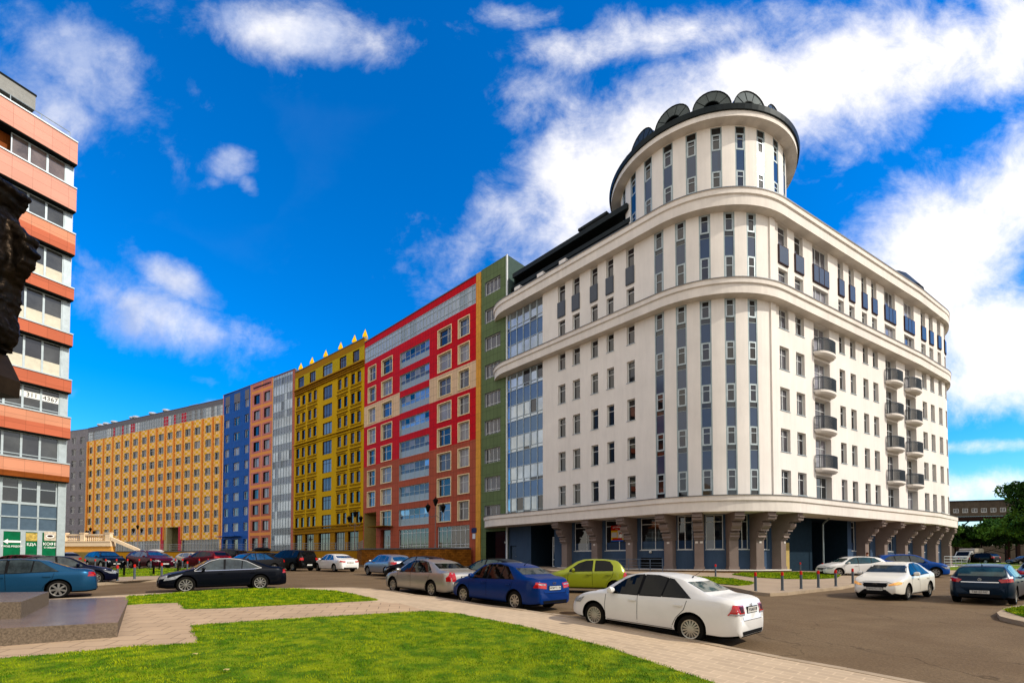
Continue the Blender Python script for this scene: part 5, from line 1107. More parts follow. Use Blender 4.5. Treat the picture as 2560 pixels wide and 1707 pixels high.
        for f in b2.faces:
            P_ = [v.co.copy() for v in f.verts]; nrm = f.normal; want = Vector((0, side, 0)) if axis == 'y' else Vector((side, 0, .3))
            if nrm.dot(want) < 0: P_ = P_[::-1]
            mb.face(P_, m)
        b2.free(); return mb.build(nm_, parent or root, smooth=40)
    def seam(pts, axis, side, wdt=.012, m=seam_m, nm_='door_seam', off=.003):
        for a, b in zip(pts, pts[1:]):
            l = hypot(b[0]-a[0], b[1]-a[1]); nx, ny = -(b[1]-a[1])/l*wdt/2, (b[0]-a[0])/l*wdt/2
            patch(nm_, [(a[0]+nx, a[1]+ny), (b[0]+nx, b[1]+ny), (b[0]-nx, b[1]-ny), (a[0]-nx, a[1]-ny)], m, axis, side, off)
    for side in (1, -1):
        for w1, w2_ in zip(S['sw'], S['sw'][1:]) if near and shape is not SHAPES['city'] else []:   # black door pillars between the windows
            a_ = sorted(w1, key=lambda p: -p[0])[:2]; b_2 = sorted(w2_, key=lambda p: p[0])[:2]; a_.sort(key=lambda p: p[1]); b_2.sort(key=lambda p: p[1])
            if len(w1) > 3 and a_[0][0] < b_2[0][0]: patch('door_pillar', [(a_[0][0]-.01, a_[0][1]), (b_2[0][0]+.01, b_2[0][1]), (b_2[1][0]+.01, b_2[1][1]), (a_[1][0]-.01, a_[1][1])], trim_m, 'y', side, .003)
        for wdw in S['sw']:
            cx = sum(p[0] for p in wdw)/len(wdw); cz = sum(p[1] for p in wdw)/len(wdw)
            if near: patch('window_rubber', [(cx+(x-cx)*1.06, cz+(z-cz)*1.09) for x, z in wdw], trim_m, 'y', side, .002)
            patch('side_window', wdw, gm, 'y', side, .006)
    def face_poly(xa, xb, inset, side):   # windscreen / rear window outline seen along x
        za, zb2 = top(xa), top(xb); zlo, zhi = min(za, zb2), max(za, zb2); hh = zhi-zlo
        lw = Wd/2*.90*(1-inset)*.90; hw2 = Wd/2*.70*(1-inset)
        return [(-lw, zlo+.02), (lw, zlo+.02), (hw2, zhi-.035), (-hw2, zhi-.035)]
    ws = face_poly(*S['wsx'], .02, 1); patch('windscreen', ws, rgm if rgm and th > 180 else gm, 'x', 1, .005); rg = face_poly(*S['rg'], .04, -1); rgo = patch('rear_window', rg, rgm or gm, 'x', -1, .005)
    hbz = S['belt'][2][1]; w2 = Wd/2
    rl = rear_l or dict(poly=[(w2*.52, hbz*.90), (w2*.93, hbz*.97), (w2*.95, hbz*.78), (w2*.55, hbz*.74)], side=[(.02, hbz*.80), (.02, hbz*.95), (.34, hbz*.95), (.16, hbz*.76)])
    fl = front_l or dict(poly=[(w2*.50, .60*H/1.467), (w2*.86, .72*H/1.467), (w2*.90, .62*H/1.467), (w2*.55, .54*H/1.467)], side=[(L_-.62, .73*H/1.467), (L_-.12, .60*H/1.467), (L_-.10, .54*H/1.467), (L_-.34, .56*H/1.467)])
    for s_ in (1, -1):
        o = patch('tail_light', [(y*s_, z) for y, z in rl['poly']], lred, 'x', -1, .012)
        o2 = patch('tail_light', rl['side'], lred, 'y', s_, .012)
        if near and rl.get('dark'): patch('reflector', [(y*s_, z) for y, z in rl['dark']], ldark, 'x', -1, .016)
        if rl.get('white'):
            patch('reversing_lamp', [(y*s_, z) for y, z in rl['white']], lclear, 'x', -1, .016)
        hm_ = fl.get('m', lclear); patch('headlight', [(y*s_, z) for y, z in fl['poly']], hm_, 'x', 1, .012); patch('headlight', fl['side'], hm_, 'y', s_, .012)
    gz = .56*H/1.467
    patch('grille', [(-w2*.42, gz-.05), (w2*.42, gz-.05), (w2*.48, gz+.06), (-w2*.48, gz+.06)], trim_m, 'x', 1, .01); patch('lower_grille', [(-w2*.5, .28), (w2*.5, .28), (w2*.42, .42), (-w2*.42, .42)], trim_m, 'x', 1, .01)
    patch('rear_trim', [(-w2*.62, .29), (w2*.62, .29), (w2*.66, .37), (-w2*.66, .37)], trim_m, 'x', -1, .01)
    pzr = S.get('pz', hbz*.80 if kind == 'trunk' else .5); 
    for side, zp in ((-1, pzr), (1, .44)):
        h = bvh.ray_cast(Vector((side*6, 0, zp)), Vector((-side, 0, 0)))
        if h[0] is None: continue
        xx = h[0].x+side*.018; mb = MB(); mb.box(min(xx, xx-side*.03), max(xx, xx-side*.03), -.275, .275, zp-.07, zp+.07, trim_m); mb.box(min(xx-.006*side, xx+.004*side), max(xx-.006*side, xx+.004*side), -.26, .26, zp-.056, zp+.056, plate_m); po = mb.build('number_plate', root)
        if plate:
            M = Matrix.Translation((xx+side*.008, 0, zp)) @ Matrix.Rotation(pi/2 if side > 0 else -pi/2, 4, 'Z') @ Matrix.Rotation(pi/2, 4, 'X'); text(plate, .095, plate_t, M, po, 'plate_lettering', ext=.001)
    if near:
        for s_ in (1, -1):
            sx = L_/4.39; w_ = S['sw']; bx = w_[-1][0][0]-.04; fx = w_[-1][-1][0]+.06; rx = w_[0][0][0] if len(w_) == 3 else w_[0][0][0]
            seam([(bx, .30), (bx+.02, .9*H/1.467), (bx-.0, .955*H/1.467)], 'y', s_); seam([(fx-.02, .30), (fx+.02, .6), (fx, .88*H/1.467)], 'y', s_)
            seam([(xr+r+.12, .30), (xr+r+.02, .52), (xr+r-.16, .72), (xr+r-.22, .92*H/1.467)], 'y', s_); seam([(xr+r+.1, .27), (xf-r-.1, .27)], 'y', s_, .014)
            for hx in (bx+.16, xr+r-.02):
                zz_ = .80*H/1.467; h = bvh.ray_cast(Vector((hx-xc, s_*3, zz_)), Vector((0, -s_, 0)))
                if h[0]: mb = MB(); mb.box(hx-xc-.11, hx-xc+.09, h[0].y-.01 if s_ > 0 else h[0].y-.035, h[0].y+.035 if s_ > 0 else h[0].y+.01, zz_-.017, zz_+.017, pm); ho = mb.build('door_handle', root)
        seam([(-w2*.60, hbz*.70), (-w2*.58, hbz*.62), (w2*.58, hbz*.62), (w2*.60, hbz*.70)], 'x', -1, .01, nm_='boot_seam'); seam([(-w2*.8, .60), (-w2*.4, hbz*.76), (w2*.4, hbz*.76), (w2*.8, .60)], 'x', 1, .01, nm_='bonnet_seam')
    for s_ in (1, -1):   # door mirrors
        mx_ = S['sw'][-1][-1][0]-xc-.18; mz = S['sw'][-1][-1][1]+.07; mb = MB(); yy = s_*(w2*.955)
        mb.lathe([(0, -.09), (.07, -.08), (.10, 0), (.08, .07), (0, .09)], (0, 0, 0), pm, 12); vs = [Vector(v) for v in mb.v]
        mb.v = [tuple(Vector((v.x*.75+mx_+.02, v.z*1.15+yy+s_*.13, v.y*.85+mz))) for v in vs]; mb.box(mx_-.03, mx_+.03, min(yy-s_*.03, yy+s_*.08), max(yy-s_*.03, yy+s_*.08), mz-.06, mz-.02, trim_m); mb.build('mirror', root, smooth=50)
    rr = rimr or r*.66; tw, tr = wheel_mesh(r, .2, spokes, rr, 0, near)
    w0 = None
    for x_ in (xf-xc, xr-xc):
        for s_ in (1, -1):
            if w0 is None: w0 = tw.build('wheel', root, smooth=40); r0 = tr.build('rim', w0, smooth=40); w_ = w0
            else:
                w_ = w0.copy(); sc.collection.objects.link(w_); w_.parent = root; r_ = r0.copy(); sc.collection.objects.link(r_); r_.parent = w_
            w_.location = (x_, s_*(w2-.13), r); w_.rotation_euler = (0, random.random()*.5, 0 if s_ > 0 else pi)
    for ex in extras: ex(root, S, bvh, xc, patch, pm)
    return root
def antenna(root, S, bvh, xc, patch, pm):
    x_ = S['rg'][1]-xc+.12; h = bvh.ray_cast(Vector((x_, 0, 4)), Vector((0, 0, -1))); mb = MB(); mb.tube(h[0], h[0]+Vector((-.02, 0, .04)), .02, .012, trim_m, 6); mb.tube(h[0]+Vector((-.02, 0, .03)), h[0]+Vector((-.30, 0, .22)), .006, .004, trim_m, 5); mb.build('aerial', root)
def badge(kind):
    def f(root, S, bvh, xc, patch, pm):
        z = S['belt'][2][1]*.93
        for side, zz_ in ((-1, z), (1, .62*S['H']/1.467)):
            h = bvh.ray_cast(Vector((side*6, 0, zz_)), Vector((-side, 0, 0)))
            if not h[0]: continue
            mb = MB(); c = h[0]+Vector((side*.01, 0, 0)); n = 18
            for i in range(n):
                a, b = 2*pi*i/n, 2*pi*(i+1)/n; ex = .075 if kind == 'oval' else .05; ez = .04 if kind == 'oval' else .05
                mb.hexa([(c.x-.004, c.y+k*ex*cos(t), c.z+k*ez*sin(t)) for k, t in ((.8, a), (1, a), (1, b), (.8, b))]+[(c.x+side*.006, c.y+k*ex*cos(t), c.z+k*ez*sin(t)) for k, t in ((.8, a), (1, a), (1, b), (.8, b))], chrome)
            segs = {'vw': [((-.03, .035), (-.008, -.0)), ((-.008, 0), (.008, 0)), ((.03, .035), (.008, 0)), ((-.04, .01), (-.018, -.038)), ((-.018, -.038), (0, .0)), ((0, 0), (.018, -.038)), ((.018, -.038), (.04, .01))], 'oval': [((-.04, -.015), (-.04, .015)), ((-.04, 0), (-.02, .015)), ((-.04, 0), (-.02, -.015)), ((0, -.015), (0, .015)), ((.02, -.015), (.035, .015)), ((.035, .015), (.05, -.015))], 'bolt': [((-.05, .008), (.01, .008)), ((.01, .008), (-.01, -.008)), ((-.01, -.008), (.05, -.008))]}[kind]
            for a, b in segs: mb.tube((c.x+side*.004, c.y+a[0], c.z+a[1]), (c.x+side*.004, c.y+b[0], c.z+b[1]), .005, .005, chrome, 4)
            mb.build('badge', root)
    return f
def roof_rails(root, S, bvh, xc, patch, pm):
    for s_ in (1, -1):
        mb = MB(); pr = None
        for i in range(7):
            x_ = S['rg'][1]+.3+(S['wsx'][0]-S['rg'][1]-.5)*i/6-xc; h = bvh.ray_cast(Vector((x_, s_*S['W']*.30, 4)), Vector((0, 0, -1)))
            p = h[0]+Vector((0, 0, .05 if 0 < i < 6 else .0)); 
            if pr: mb.tube(pr, p, .018, .018, chrome, 6)
            pr = p
        mb.build('roof_rail', root)
def box_on_roof(root, S, bvh, xc, patch, pm):
    mb = MB(); mb.lathe([(0, -.2), (.5, -.18), (.62, -.05), (.6, .08), (.4, .19), (0, .22)], (0, 0, 0), trim_m, 18); z = S['H']+.28
    mb.v = [(v[0]*1.6+.1, v[1]*.62, v[2]+z) for v in mb.v]; mb.build('roof_box', root, smooth=50)
def rack(root, S, bvh, xc, patch, pm):
    mb = MB(); z = S['H']+.08
    for y in (-.5, 0, .5): mb.tube((-1.3, y, z), (.7, y, z), .025, .025, trim_m, 5)
    for x in (-1.2, -.7, -.2, .3, .65): mb.tube((x, -.6, z), (x, .6, z), .025, .025, trim_m, 5)
    mb.build('roof_rack', root)
def chrome_sides(root, S, bvh, xc, patch, pm):
    for s_ in (1, -1):
        up = [(.98, 1.0), (1.10, 1.06), (1.5, 1.31), (1.75, 1.385), (2.1, 1.425), (2.45, 1.41), (2.75, 1.32), (3.1, 1.09), (3.28, .93)]; k = S['L']/4.39; kz = S['H']/1.467
        lo = [(.98, 1.0), (1.3, .955), (2.2, .93), (3.28, .905)]
        for ln in (up, lo):
            for a, b in zip(ln, ln[1:]):
                a = (a[0]*k, a[1]*kz); b = (b[0]*k, b[1]*kz); l = hypot(b[0]-a[0], b[1]-a[1]); nx, ny = -(b[1]-a[1])/l*.012, (b[0]-a[0])/l*.012
                patch('window_trim', [(a[0]+nx, a[1]+ny), (b[0]+nx, b[1]+ny), (b[0]-nx, b[1]-ny), (a[0]-nx, a[1]-ny)], chrome, 'y', s_, .009)
def grille_fn(poly, m=trim_m, nm='grille', low=None):
    def f(root, S, bvh, xc, patch, pm):
        o = patch(nm, poly, m, 'x', 1, .016)
        if low: patch('lower_grille', low, trim_m, 'x', 1, .016)
    return f
def chrome_bar(root, S, bvh, xc, patch, pm): patch('chrome_bar', [(-.5, .80), (.5, .80), (.5, .825), (-.5, .825)], chrome, 'x', -1, .018)
pw_ = paint('paint_white', '#cfcdc8'); pwd = paint('paint_white_dusty', '#d5d0c2'); pbl = paint('paint_royal_blue', '#01245c', 0, .12); psil = paint('paint_champagne', '#9a948a', .55); pnav = paint('paint_dark_navy', '#070a12', .3)
pteal = paint('paint_steel_blue', '#1d4a69', .5); pblk = paint('paint_black', '#060606', .1); plime = paint('paint_lime', '#848c10', .1); pgr = paint('paint_graphite', '#1a1a1c', .3); pred = paint('paint_dark_red', '#5c0a18', .35); pmar = paint('paint_maroon', '#4a0a1e', .35)
psv = paint('paint_silver', '#8f9196', .6); pcx = paint('paint_bright_blue', '#033a80', 0, .15); past = paint('paint_petrol', '#061a2b', .35); pbg = paint('paint_beige', '#b9ab93', .3)
G_ = 'cars parked and driving in the square'
polo = variant('sedan', pz=.80)
car('white_sedan', 'clean white four door sedan parked nearest the camera along the brick paved kerb', 'trunk', polo, pw_, 3.56, 11.96, 134, cglass, 1, G_, 15, 'У153АХ178',
    rear_l=dict(poly=[(.42, .90), (.74, .91), (.80, .70), (.42, .70)], side=[(.02, .70), (.02, .93), (.14, .94), (.46, .80), (.40, .70)], dark=[(.47, .88), (.62, .88), (.62, .76), (.47, .76)], white=[(.43, .735), (.78, .735), (.79, .705), (.43, .705)]),
    front_l=dict(poly=[(.42, .62), (.74, .74), (.78, .62), (.46, .55)], side=[(3.85, .76), (4.24, .64), (4.26, .58), (4.0, .60)]), rgm=cglass_t, extras=(antenna, badge('vw')), rimr=.21)
rio = scale_shape('sedan', 4.37, 1.47, 2.57, 1.72, .31, pz=.74)
krl = dict(poly=[(.36, .88), (.74, .92), (.80, .76), (.40, .72)], side=[(.02, .78), (.02, .93), (.55, .95), (.2, .75)], white=[(.42, .86), (.70, .88), (.68, .84), (.44, .82)])
car('blue_sedan', 'royal blue four door sedan parked at the kerb just ahead of the nearest white one', 'trunk', rio, pbl, -0.23, 16.51, 134, cglass, 1, G_, 8, 'М589ТЕ178', rear_l=krl, rgm=cglass_g, extras=(antenna, badge('oval')), rimr=.2)
car('white_sedan', 'white four door sedan driving towards the camera with its headlights lit', 'trunk', rio, pwd, 15.9, 20.0, 215, cglass, 1, G_, 8, 'Р896УС178', rear_l=krl,
    front_l=dict(poly=[(.42, .61), (.70, .72), (.76, .71), (.72, .61), (.46, .56)], side=[(4.02, .72), (4.2, .66), (4.22, .61), (4.1, .63)], m=lamber), rgm=cglass_g,
    extras=(badge('oval'), grille_fn([(-.30, .56), (.30, .56), (.42, .665), (-.42, .665)], low=[(-.55, .25), (.55, .25), (.40, .38), (-.40, .38)])), rimr=.2)
car('silver_sedan', 'champagne silver sedan with tall red tail lights, third in the kerbside row', 'trunk', scale_shape('sedan', 4.85, 1.46, 2.79, 1.83, .325, pz=.78), psil, -3.50, 20.23, 135, cglass, 1, G_, 8, 'У729',
    rear_l=dict(poly=[(.55, .98), (.72, 1.0), (.86, .80), (.86, .66), (.52, .66)], side=[(.02, .68), (.02, .90), (.12, 1.0), (.30, .88), (.34, .68)]), extras=(badge('vw'),)[:0])
m6 = scale_shape('sedan', 4.755, 1.44, 2.725, 1.795, .335, pz=.8)
car('dark_sedan', 'dark navy sedan with chrome window trim driving left across the middle of the square', 'trunk', m6, pnav, -12.73, 21.09, 218, cglass_g, 1, G_, 10, None,
    rear_l=dict(poly=[(.45, .86), (.80, .90), (.84, .74), (.5, .74)], side=[(.02, .76), (.02, .90), (.45, .92), (.2, .76)]), front_l=dict(poly=[(.45, .62), (.78, .74), (.82, .62), (.5, .55)], side=[(3.95, .78), (4.55, .60), (4.58, .52), (4.2, .58)]), extras=(chrome_sides,), rimr=.235)
car('dark_sedan', 'dark blue sedan facing right, half hidden behind the steel blue one at the left edge', 'trunk', m6, paint('paint_midnight', '#060a1e', .3), -22.1, 23.4, 40, cglass_g, 1, G_, 10, None, extras=(), rimr=.235)
car('blue_sedan', 'metallic steel blue sedan at the left edge behind the granite plinth', 'trunk', scale_shape('sedan', 4.58, 1.47, 2.64, 1.755, .325), pteal, -18.06, 17.3, 220, cglass_g, 1, G_, 7, None,
    rear_l=dict(poly=[(.5, .90), (.8, .94), (.84, .78), (.55, .76)], side=[(.02, .80), (.02, .97), (.40, .97), (.12, .80)]), rimr=.24)
car('red_sedan', 'dark red sedan glimpsed between the dark blue one and the green shop windows', 'trunk', m6, pmar, -27.8, 27.2, 185, cglass, 0, G_, 7)
car('white_sedan', 'white sedan parked by the terrace wall below the yellow facade', 'trunk', scale_shape('sedan', 4.46, 1.42, 2.64, 1.79, .32), pw_, -14.52, 39.45, 140, cglass_b, 0, G_, 7, 'Р', rear_l=dict(poly=[(.40, .86), (.80, .90), (.84, .78), (.45, .76)], side=[(.02, .80), (.02, .92), (.35, .92), (.1, .80)]))
car('black_minivan', 'black minivan with a white number plate parked beside the white sedan by the terrace wall', 'hatch', SHAPES['mpv'], pblk, -18.6, 40.4, 150, cglass, 0, G_, 7, 'Т', rear_l=dict(poly=[(.55, 1.08), (.80, 1.08), (.86, .88), (.58, .88)], side=[(.02, .90), (.02, 1.1), (.28, 1.1), (.2, .9)]))
car('silver_hatchback', 'silver hatchback with oval red tail lights parked below the rusty block wall', 'hatch', scale_shape('hatch', 4.2, 1.48, 2.58, 1.78, .315), psv, -8.7, 33.6, 134, cglass_b, 0, G_, 7, 'Н', rear_l=dict(poly=[(.45, .98), (.80, .98), (.84, .82), (.50, .80)], side=[(.02, .82), (.02, 1.0), (.30, 1.0), (.2, .82)]))
car('dark_sedan', 'dark blue car of which only the roof shows behind the champagne silver sedan', 'trunk', m6, pnav, -5.6, 29.6, 160, cglass_b, 0, G_, 7)
car('black_sedan', 'black sedan behind the royal blue one, its sloping roof and mirror showing', 'trunk', scale_shape('sedan', 4.6, 1.45, 2.7, 1.8, .325), pblk, -.85, 22.6, 148, cglass_t, 0, G_, 7, rgm=cglass_g)
car('lime_hatchback', 'small lime green city hatchback parked facing left in front of the blue ground floor', 'hatch', SHAPES['city'], plime, 3.35, 21.35, 168, cglass, 1, G_, 7, 'О', rear_l=dict(poly=[(.45, .92), (.66, .92), (.70, .72), (.48, .72)], side=[(.02, .72), (.02, .93), (.18, .93), (.22, .74)]), rgm=cglass_g, rimr=.17)
car('white_estate', 'white estate car parked at the gateway of the cream building', 'hatch', SHAPES['wagon'], pw_, 25.1, 35.6, 176, cglass_t, 1, G_, 6, None, rear_l=dict(poly=[(.50, 1.04), (.84, 1.08), (.86, .88), (.55, .86)], side=[(.02, .88), (.02, 1.08), (.42, 1.12), (.2, .9)]))
car('blue_crossover', 'bright blue crossover facing right behind the white car with lit headlights', 'hatch', scale_shape('suv', 4.54, 1.67, 2.7, 1.84, .36), pcx, 29.3, 35.6, -22, cglass_g, 1, G_, 7, 'К', rgm=None)
ast = scale_shape('hatch', 4.25, 1.46, 2.61, 1.753, .32, pz=.46)
car('dark_hatchback', 'petrol blue hatchback seen from behind at the right edge, chrome strip across its tailgate', 'hatch', ast, past, 18.62, 18.75, 38, cglass, 1, G_, 7, 'Т881ЕН47',
    rear_l=dict(poly=[(.48, .90), (.80, 1.02), (.84, .84), (.56, .80)], side=[(.02, .82), (.02, 1.0), (.30, 1.04), (.22, .86)], white=[(.58, .955), (.80, 1.02), (.82, .96), (.60, .925)]), rgm=cglass_t, extras=(antenna, badge('bolt'), chrome_bar), rimr=.215)
car('blue_hatchback', 'pale blue car roof just inside the right edge beyond the petrol blue hatchback', 'hatch', SHAPES['hatch'], paint('paint_pale_blue', '#3f6a94', .5), 28.6, 25.5, 30, cglass, 0, G_, 7)
# the row parked along the terrace on the left
car('black_suv', 'black off roader facing right, first of the cars behind the low fence', 'hatch', scale_shape('suv', 4.4, 1.62, 2.6, 1.82, .35), paint('paint_blue_black', '#04070f', .2), -38.6, 45.6, -28, cglass_b, 0, G_, 7, 'В')
car('maroon_suv', 'maroon off roader facing right between the black one and the dark red crossover', 'hatch', scale_shape('suv', 4.64, 1.66, 2.67, 1.8, .36), pmar, -33.9, 45.0, -22, cglass_b, 0, G_, 7, 'С', extras=(roof_rails,))
car('red_crossover', 'dark red crossover with bright tail lights parked facing left behind the low fence', 'hatch', scale_shape('suv', 4.64, 1.64, 2.66, 1.87, .37), pred, -28.2, 44.2, 160, cglass, 0, G_, 7, rear_l=dict(poly=[(.40, 1.06), (.84, 1.12), (.86, .90), (.55, .90)], side=[(.02, .90), (.02, 1.14), (.5, 1.1), (.2, .92)]))
car('grey_estate', 'grey estate car at the far left of the row behind the low fence', 'hatch', SHAPES['wagon'], paint('paint_taupe', '#6d6359', .4), -45.8, 48.6, 160, cglass, 0, G_, 7, extras=(roof_rails,))
car('silver_sedan', 'silver grey car behind the maroon off roader with a white bundle on its roof', 'trunk', SHAPES['sedan'], psv, -38.3, 52.0, -20, cglass_t, 0, G_, 7)
car('beige_car', 'beige car whose roof shows between the maroon and the dark red cars', 'hatch', SHAPES['wagon'], pbg, -34.6, 52.5, -20, cglass_b, 0, G_, 7)
car('black_suv', 'black off roader with a loaded roof rack behind the dark red crossover', 'hatch', scale_shape('suv', 4.8, 1.80, 2.8, 1.88, .38), pblk, -29.9, 50.2, 165, cglass, 0, G_, 7, extras=(rack,))
car('black_estate', 'black estate car carrying a black roof box beside the ochre terrace wall', 'hatch', SHAPES['wagon'], pblk, -24.8, 47.8, 165, cglass, 0, G_, 7, extras=(box_on_roof,))
car('grey_sedan', 'graphite saloon facing the camera with a blue reflecting windscreen behind the navy sedan', 'trunk', scale_shape('sedan', 4.6, 1.5, 2.7, 1.8, .33), pgr, -19.8, 36.4, 238, cglass_b, 0, G_, 7)
car('dark_sedan', 'dark sedan with a shining side window in the shade of the trees on the right', 'trunk', m6, pgr, 77.2, 72.0, 168, cglass_g, 0, G_, 7)
car('black_suv', 'black off roader with a pale roof rack in the shade beside the white truck', 'hatch', scale_shape('suv', 4.8, 1.85, 2.8, 1.88, .38), pblk, 78.5, 80.5, 100, cglass, 0, G_, 7, extras=(rack,))
# bundle on the silver car roof
mb = MB(); mb.lathe([(0, 0), (.7, .02), (.75, .16), (.5, .30), (.2, .34), (0, .34)], (-38.6, 52.0, 2.62), mat('white_cloth', '#b9b2a8', .8, bump=(6, .6, .05)), 12); tag(mb.build('bundle', smooth=60), 'white wrapped bundle on the roof of the silver grey car', 'bundle')
# soft toys in the blue sedan's rear window: small balls on the parcel shelf
# ================================================================ monument
def plane(px, py, z): x, y, w = ray(px, py); t = (z-E)/w; return x*t, y*t
gran = mat('granite_rough', '#6a5d4e', .8, var=(26, .45), bump=(60, .5, .01)); granp = mat('granite_polished', '#6b5e5a', .22, var=(30, .35), spec=.4, hvar=(1.2, '#786a64'))
fx, fy = gnd(293.6, 1592, .12); zb0 = g(fx, fy)+.12
def z_of(Y, py): x, y, w = ray(290, py); return E+w/y*Y
zt1 = z_of(fy, 1555); bx_, by_ = plane(325, 1491, zt1); lx, ly = plane(0, 1570, zt1)
def step(name, A, Bk, Lf, z0, z1, parent, label=None):
    ext = 6.0; d1 = Vector((Bk[0]-A[0], Bk[1]-A[1])); dl = (Vector(Lf)-Vector(A)).normalized(); C_ = Vector(A)+dl*ext; D2 = C_+d1; mb = MB()
    q = [A, Bk, tuple(D2), tuple(C_)]; bt_, tp = [(*p, z0) for p in q], [(*p, z1) for p in q]
    mb.face(tp[::1], granp); 
    for i in range(4): j = (i+1) % 4; mb.face([bt_[j], bt_[i], tp[i], tp[j]], gran)
    o = mb.build(name); adopt(o, parent); return q
mon = thing('monument_plinth', 'stepped granite plinth with polished tops at the left edge of the square', 'plinth', (fx-3, fy+1, zb0))
q1 = step('lower_step', (fx, fy), (bx_, by_), (lx, ly), zb0-.2, zt1, mon)
ux, uy = plane(51.6, 1545.7, zt1); zt2 = z_of(uy, 1503.6); ub = plane(122.7, 1478, zt2); ul = plane(0, 1504.7, zt2); step('upper_step', (ux, uy), ub, ul, zt1-.01, zt2, mon)
YS_ = 13.2; PXL = lambda px: (px-1280)/F*YS_; PZ = lambda py: E+(1396-py)/F*YS_*1.0+.28*((1396-py)/900)
mb = MB(); mb.box(-20.5, -15.4, YS_-.9, YS_+.9, zt2-.01, PZ(1010), gran); mb.box(-20.8, -15.6, YS_-1.05, YS_+1.05, zt2-.01, zt2+.5, gran); adopt(mb.build('pedestal'), mon)
bronze = mat('bronze', '#1d1813', .36, metal=.7, var=(3, .5), bump=(9, .5, .04), hvar=(2.2, '#241c14'))
bro2 = mat('bronze_base', '#2b2117', .5, metal=.4, var=(2, .3))
st = thing('statue', 'dark bronze statue in a billowing coat at the left edge before the salmon bands', 'statue', (PXL(-150), YS_, PZ(1010)))
pieces = [ # outline px/py, depth offset, thickness
 ([(-60, 500), (0, 493), (22, 494), (58, 508), (57, 519), (48, 532), (40, 548), (28, 562), (0, 566), (-70, 560)], -.1, .9),
 ([(-120, 560), (28, 560), (34, 575), (38, 582), (50, 595), (52, 640), (56, 690), (40, 740), (38, 760), (34, 785), (32, 810), (36, 850), (26, 880), (14, 882), (-110, 900)], 0, 1.3),
 ([(20, 590), (52, 592), (70, 604), (93, 624), (92, 632), (84, 642), (97, 660), (82, 676), (82, 684), (74, 700), (58, 718), (38, 744), (20, 730)], -.35, .42),
 ([(-110, 760), (34, 780), (38, 782), (28, 785), (31, 808), (31, 828), (27, 850), (16, 882), (4, 883), (20, 893), (-110, 905)], .15, 1.1),
 ([(-160, 900), (-180, 640), (-130, 560), (-60, 556), (0, 640), (0, 900)], .1, 1.8),
 ([(-120, 560), (-120, 500), (-90, 455), (-60, 450), (-34, 470), (-30, 520), (-50, 560)], 0, .8)]
bmS = bmesh.new()
for out, dy, th_ in pieces:
    for sgn in (0,):
        yb_ = YS_+dy*.3; lo = [bmS.verts.new((PXL(p), yb_-th_, PZ(q))) for p, q in out]; hi = [bmS.verts.new((PXL(p), yb_, PZ(q))) for p, q in out]; n = len(out)
        bmS.faces.new(lo); bmS.faces.new(hi[::-1])
        for i in range(n): bmS.faces.new((lo[i], hi[i], hi[(i+1) % n], lo[(i+1) % n]))
rs = random.Random(4)
for i in range(26):
    px0 = rs.uniform(-150, 40); py0 = rs.uniform(570, 760); ln = rs.uniform(90, 200); dxx = rs.uniform(-18, 14); wd = rs.uniform(6, 12)
    if px0 > 10: ln = min(ln, 880-py0)
    yb_ = YS_-1.15-rs.uniform(0, .35); pts_ = [(px0-wd, py0), (px0+wd, py0-8), (px0+dxx+wd*1.5, py0+ln), (px0+dxx-wd*1.5, py0+ln+10)]
    lo = [bmS.verts.new((PXL(p), yb_-.12, PZ(q))) for p, q in pts_]; hi = [bmS.verts.new((PXL(p), yb_+.5, PZ(q))) for p, q in pts_]
    bmS.faces.new(lo); bmS.faces.new(hi[::-1])
    for j in range(4): bmS.faces.new((lo[j], hi[j], hi[(j+1) % 4], lo[(j+1) % 4]))
bmesh.ops.recalc_face_normals(bmS, faces=bmS.faces[:]); me = bpy.data.meshes.new('figure'); bmS.to_mesh(me); bmS.free(); so_ = bpy.data.objects.new('figure', me); sc.collection.objects.link(so_)
rmod = so_.modifiers.new('r', 'REMESH'); rmod.mode = 'VOXEL'; rmod.voxel_size = .045; sm_ = so_.modifiers.new('s', 'SMOOTH'); sm_.iterations = 4; sm_.factor = .7
tx1 = bpy.data.textures.new('folds', 'CLOUDS'); tx1.noise_scale = .9; dm = so_.modifiers.new('d', 'DISPLACE'); dm.texture = tx1; dm.strength = .16; dm.mid_level = .5
tx2 = bpy.data.textures.new('folds2', 'MUSGRAVE') if False else bpy.data.textures.new('folds2', 'CLOUDS'); tx2.noise_scale = .16; dm2 = so_.modifiers.new('d2', 'DISPLACE'); dm2.texture = tx2; dm2.strength = .12; dm2.mid_level = .5
dg = bpy.context.evaluated_depsgraph_get(); dg.update(); nm = bpy.data.meshes.new_from_object(so_.evaluated_get(dg)); so_.modifiers.clear(); so_.data = nm; nm.materials.clear(); nm.materials.append(bronze); nm.shade_smooth(); adopt(so_, st)
mb = MB()   # slanting bronze base block under the feet
o1 = [(-300, 870), (0, 895), (34, 962), (33, 1002), (0, 1002), (-300, 990)]
for dy in (0,):
    A = [(PXL(p), YS_-1.6, PZ(q)) for p, q in o1]; Bq = [(PXL(p), YS_+.05, PZ(q)) for p, q in o1]; mb.face(A, bro2); mb.face(Bq[::-1], bro2)
    for i in range(6): j = (i+1) % 6; mb.face([A[j], A[i], Bq[i], Bq[j]], bro2)
adopt(mb.build('base_block'), st)
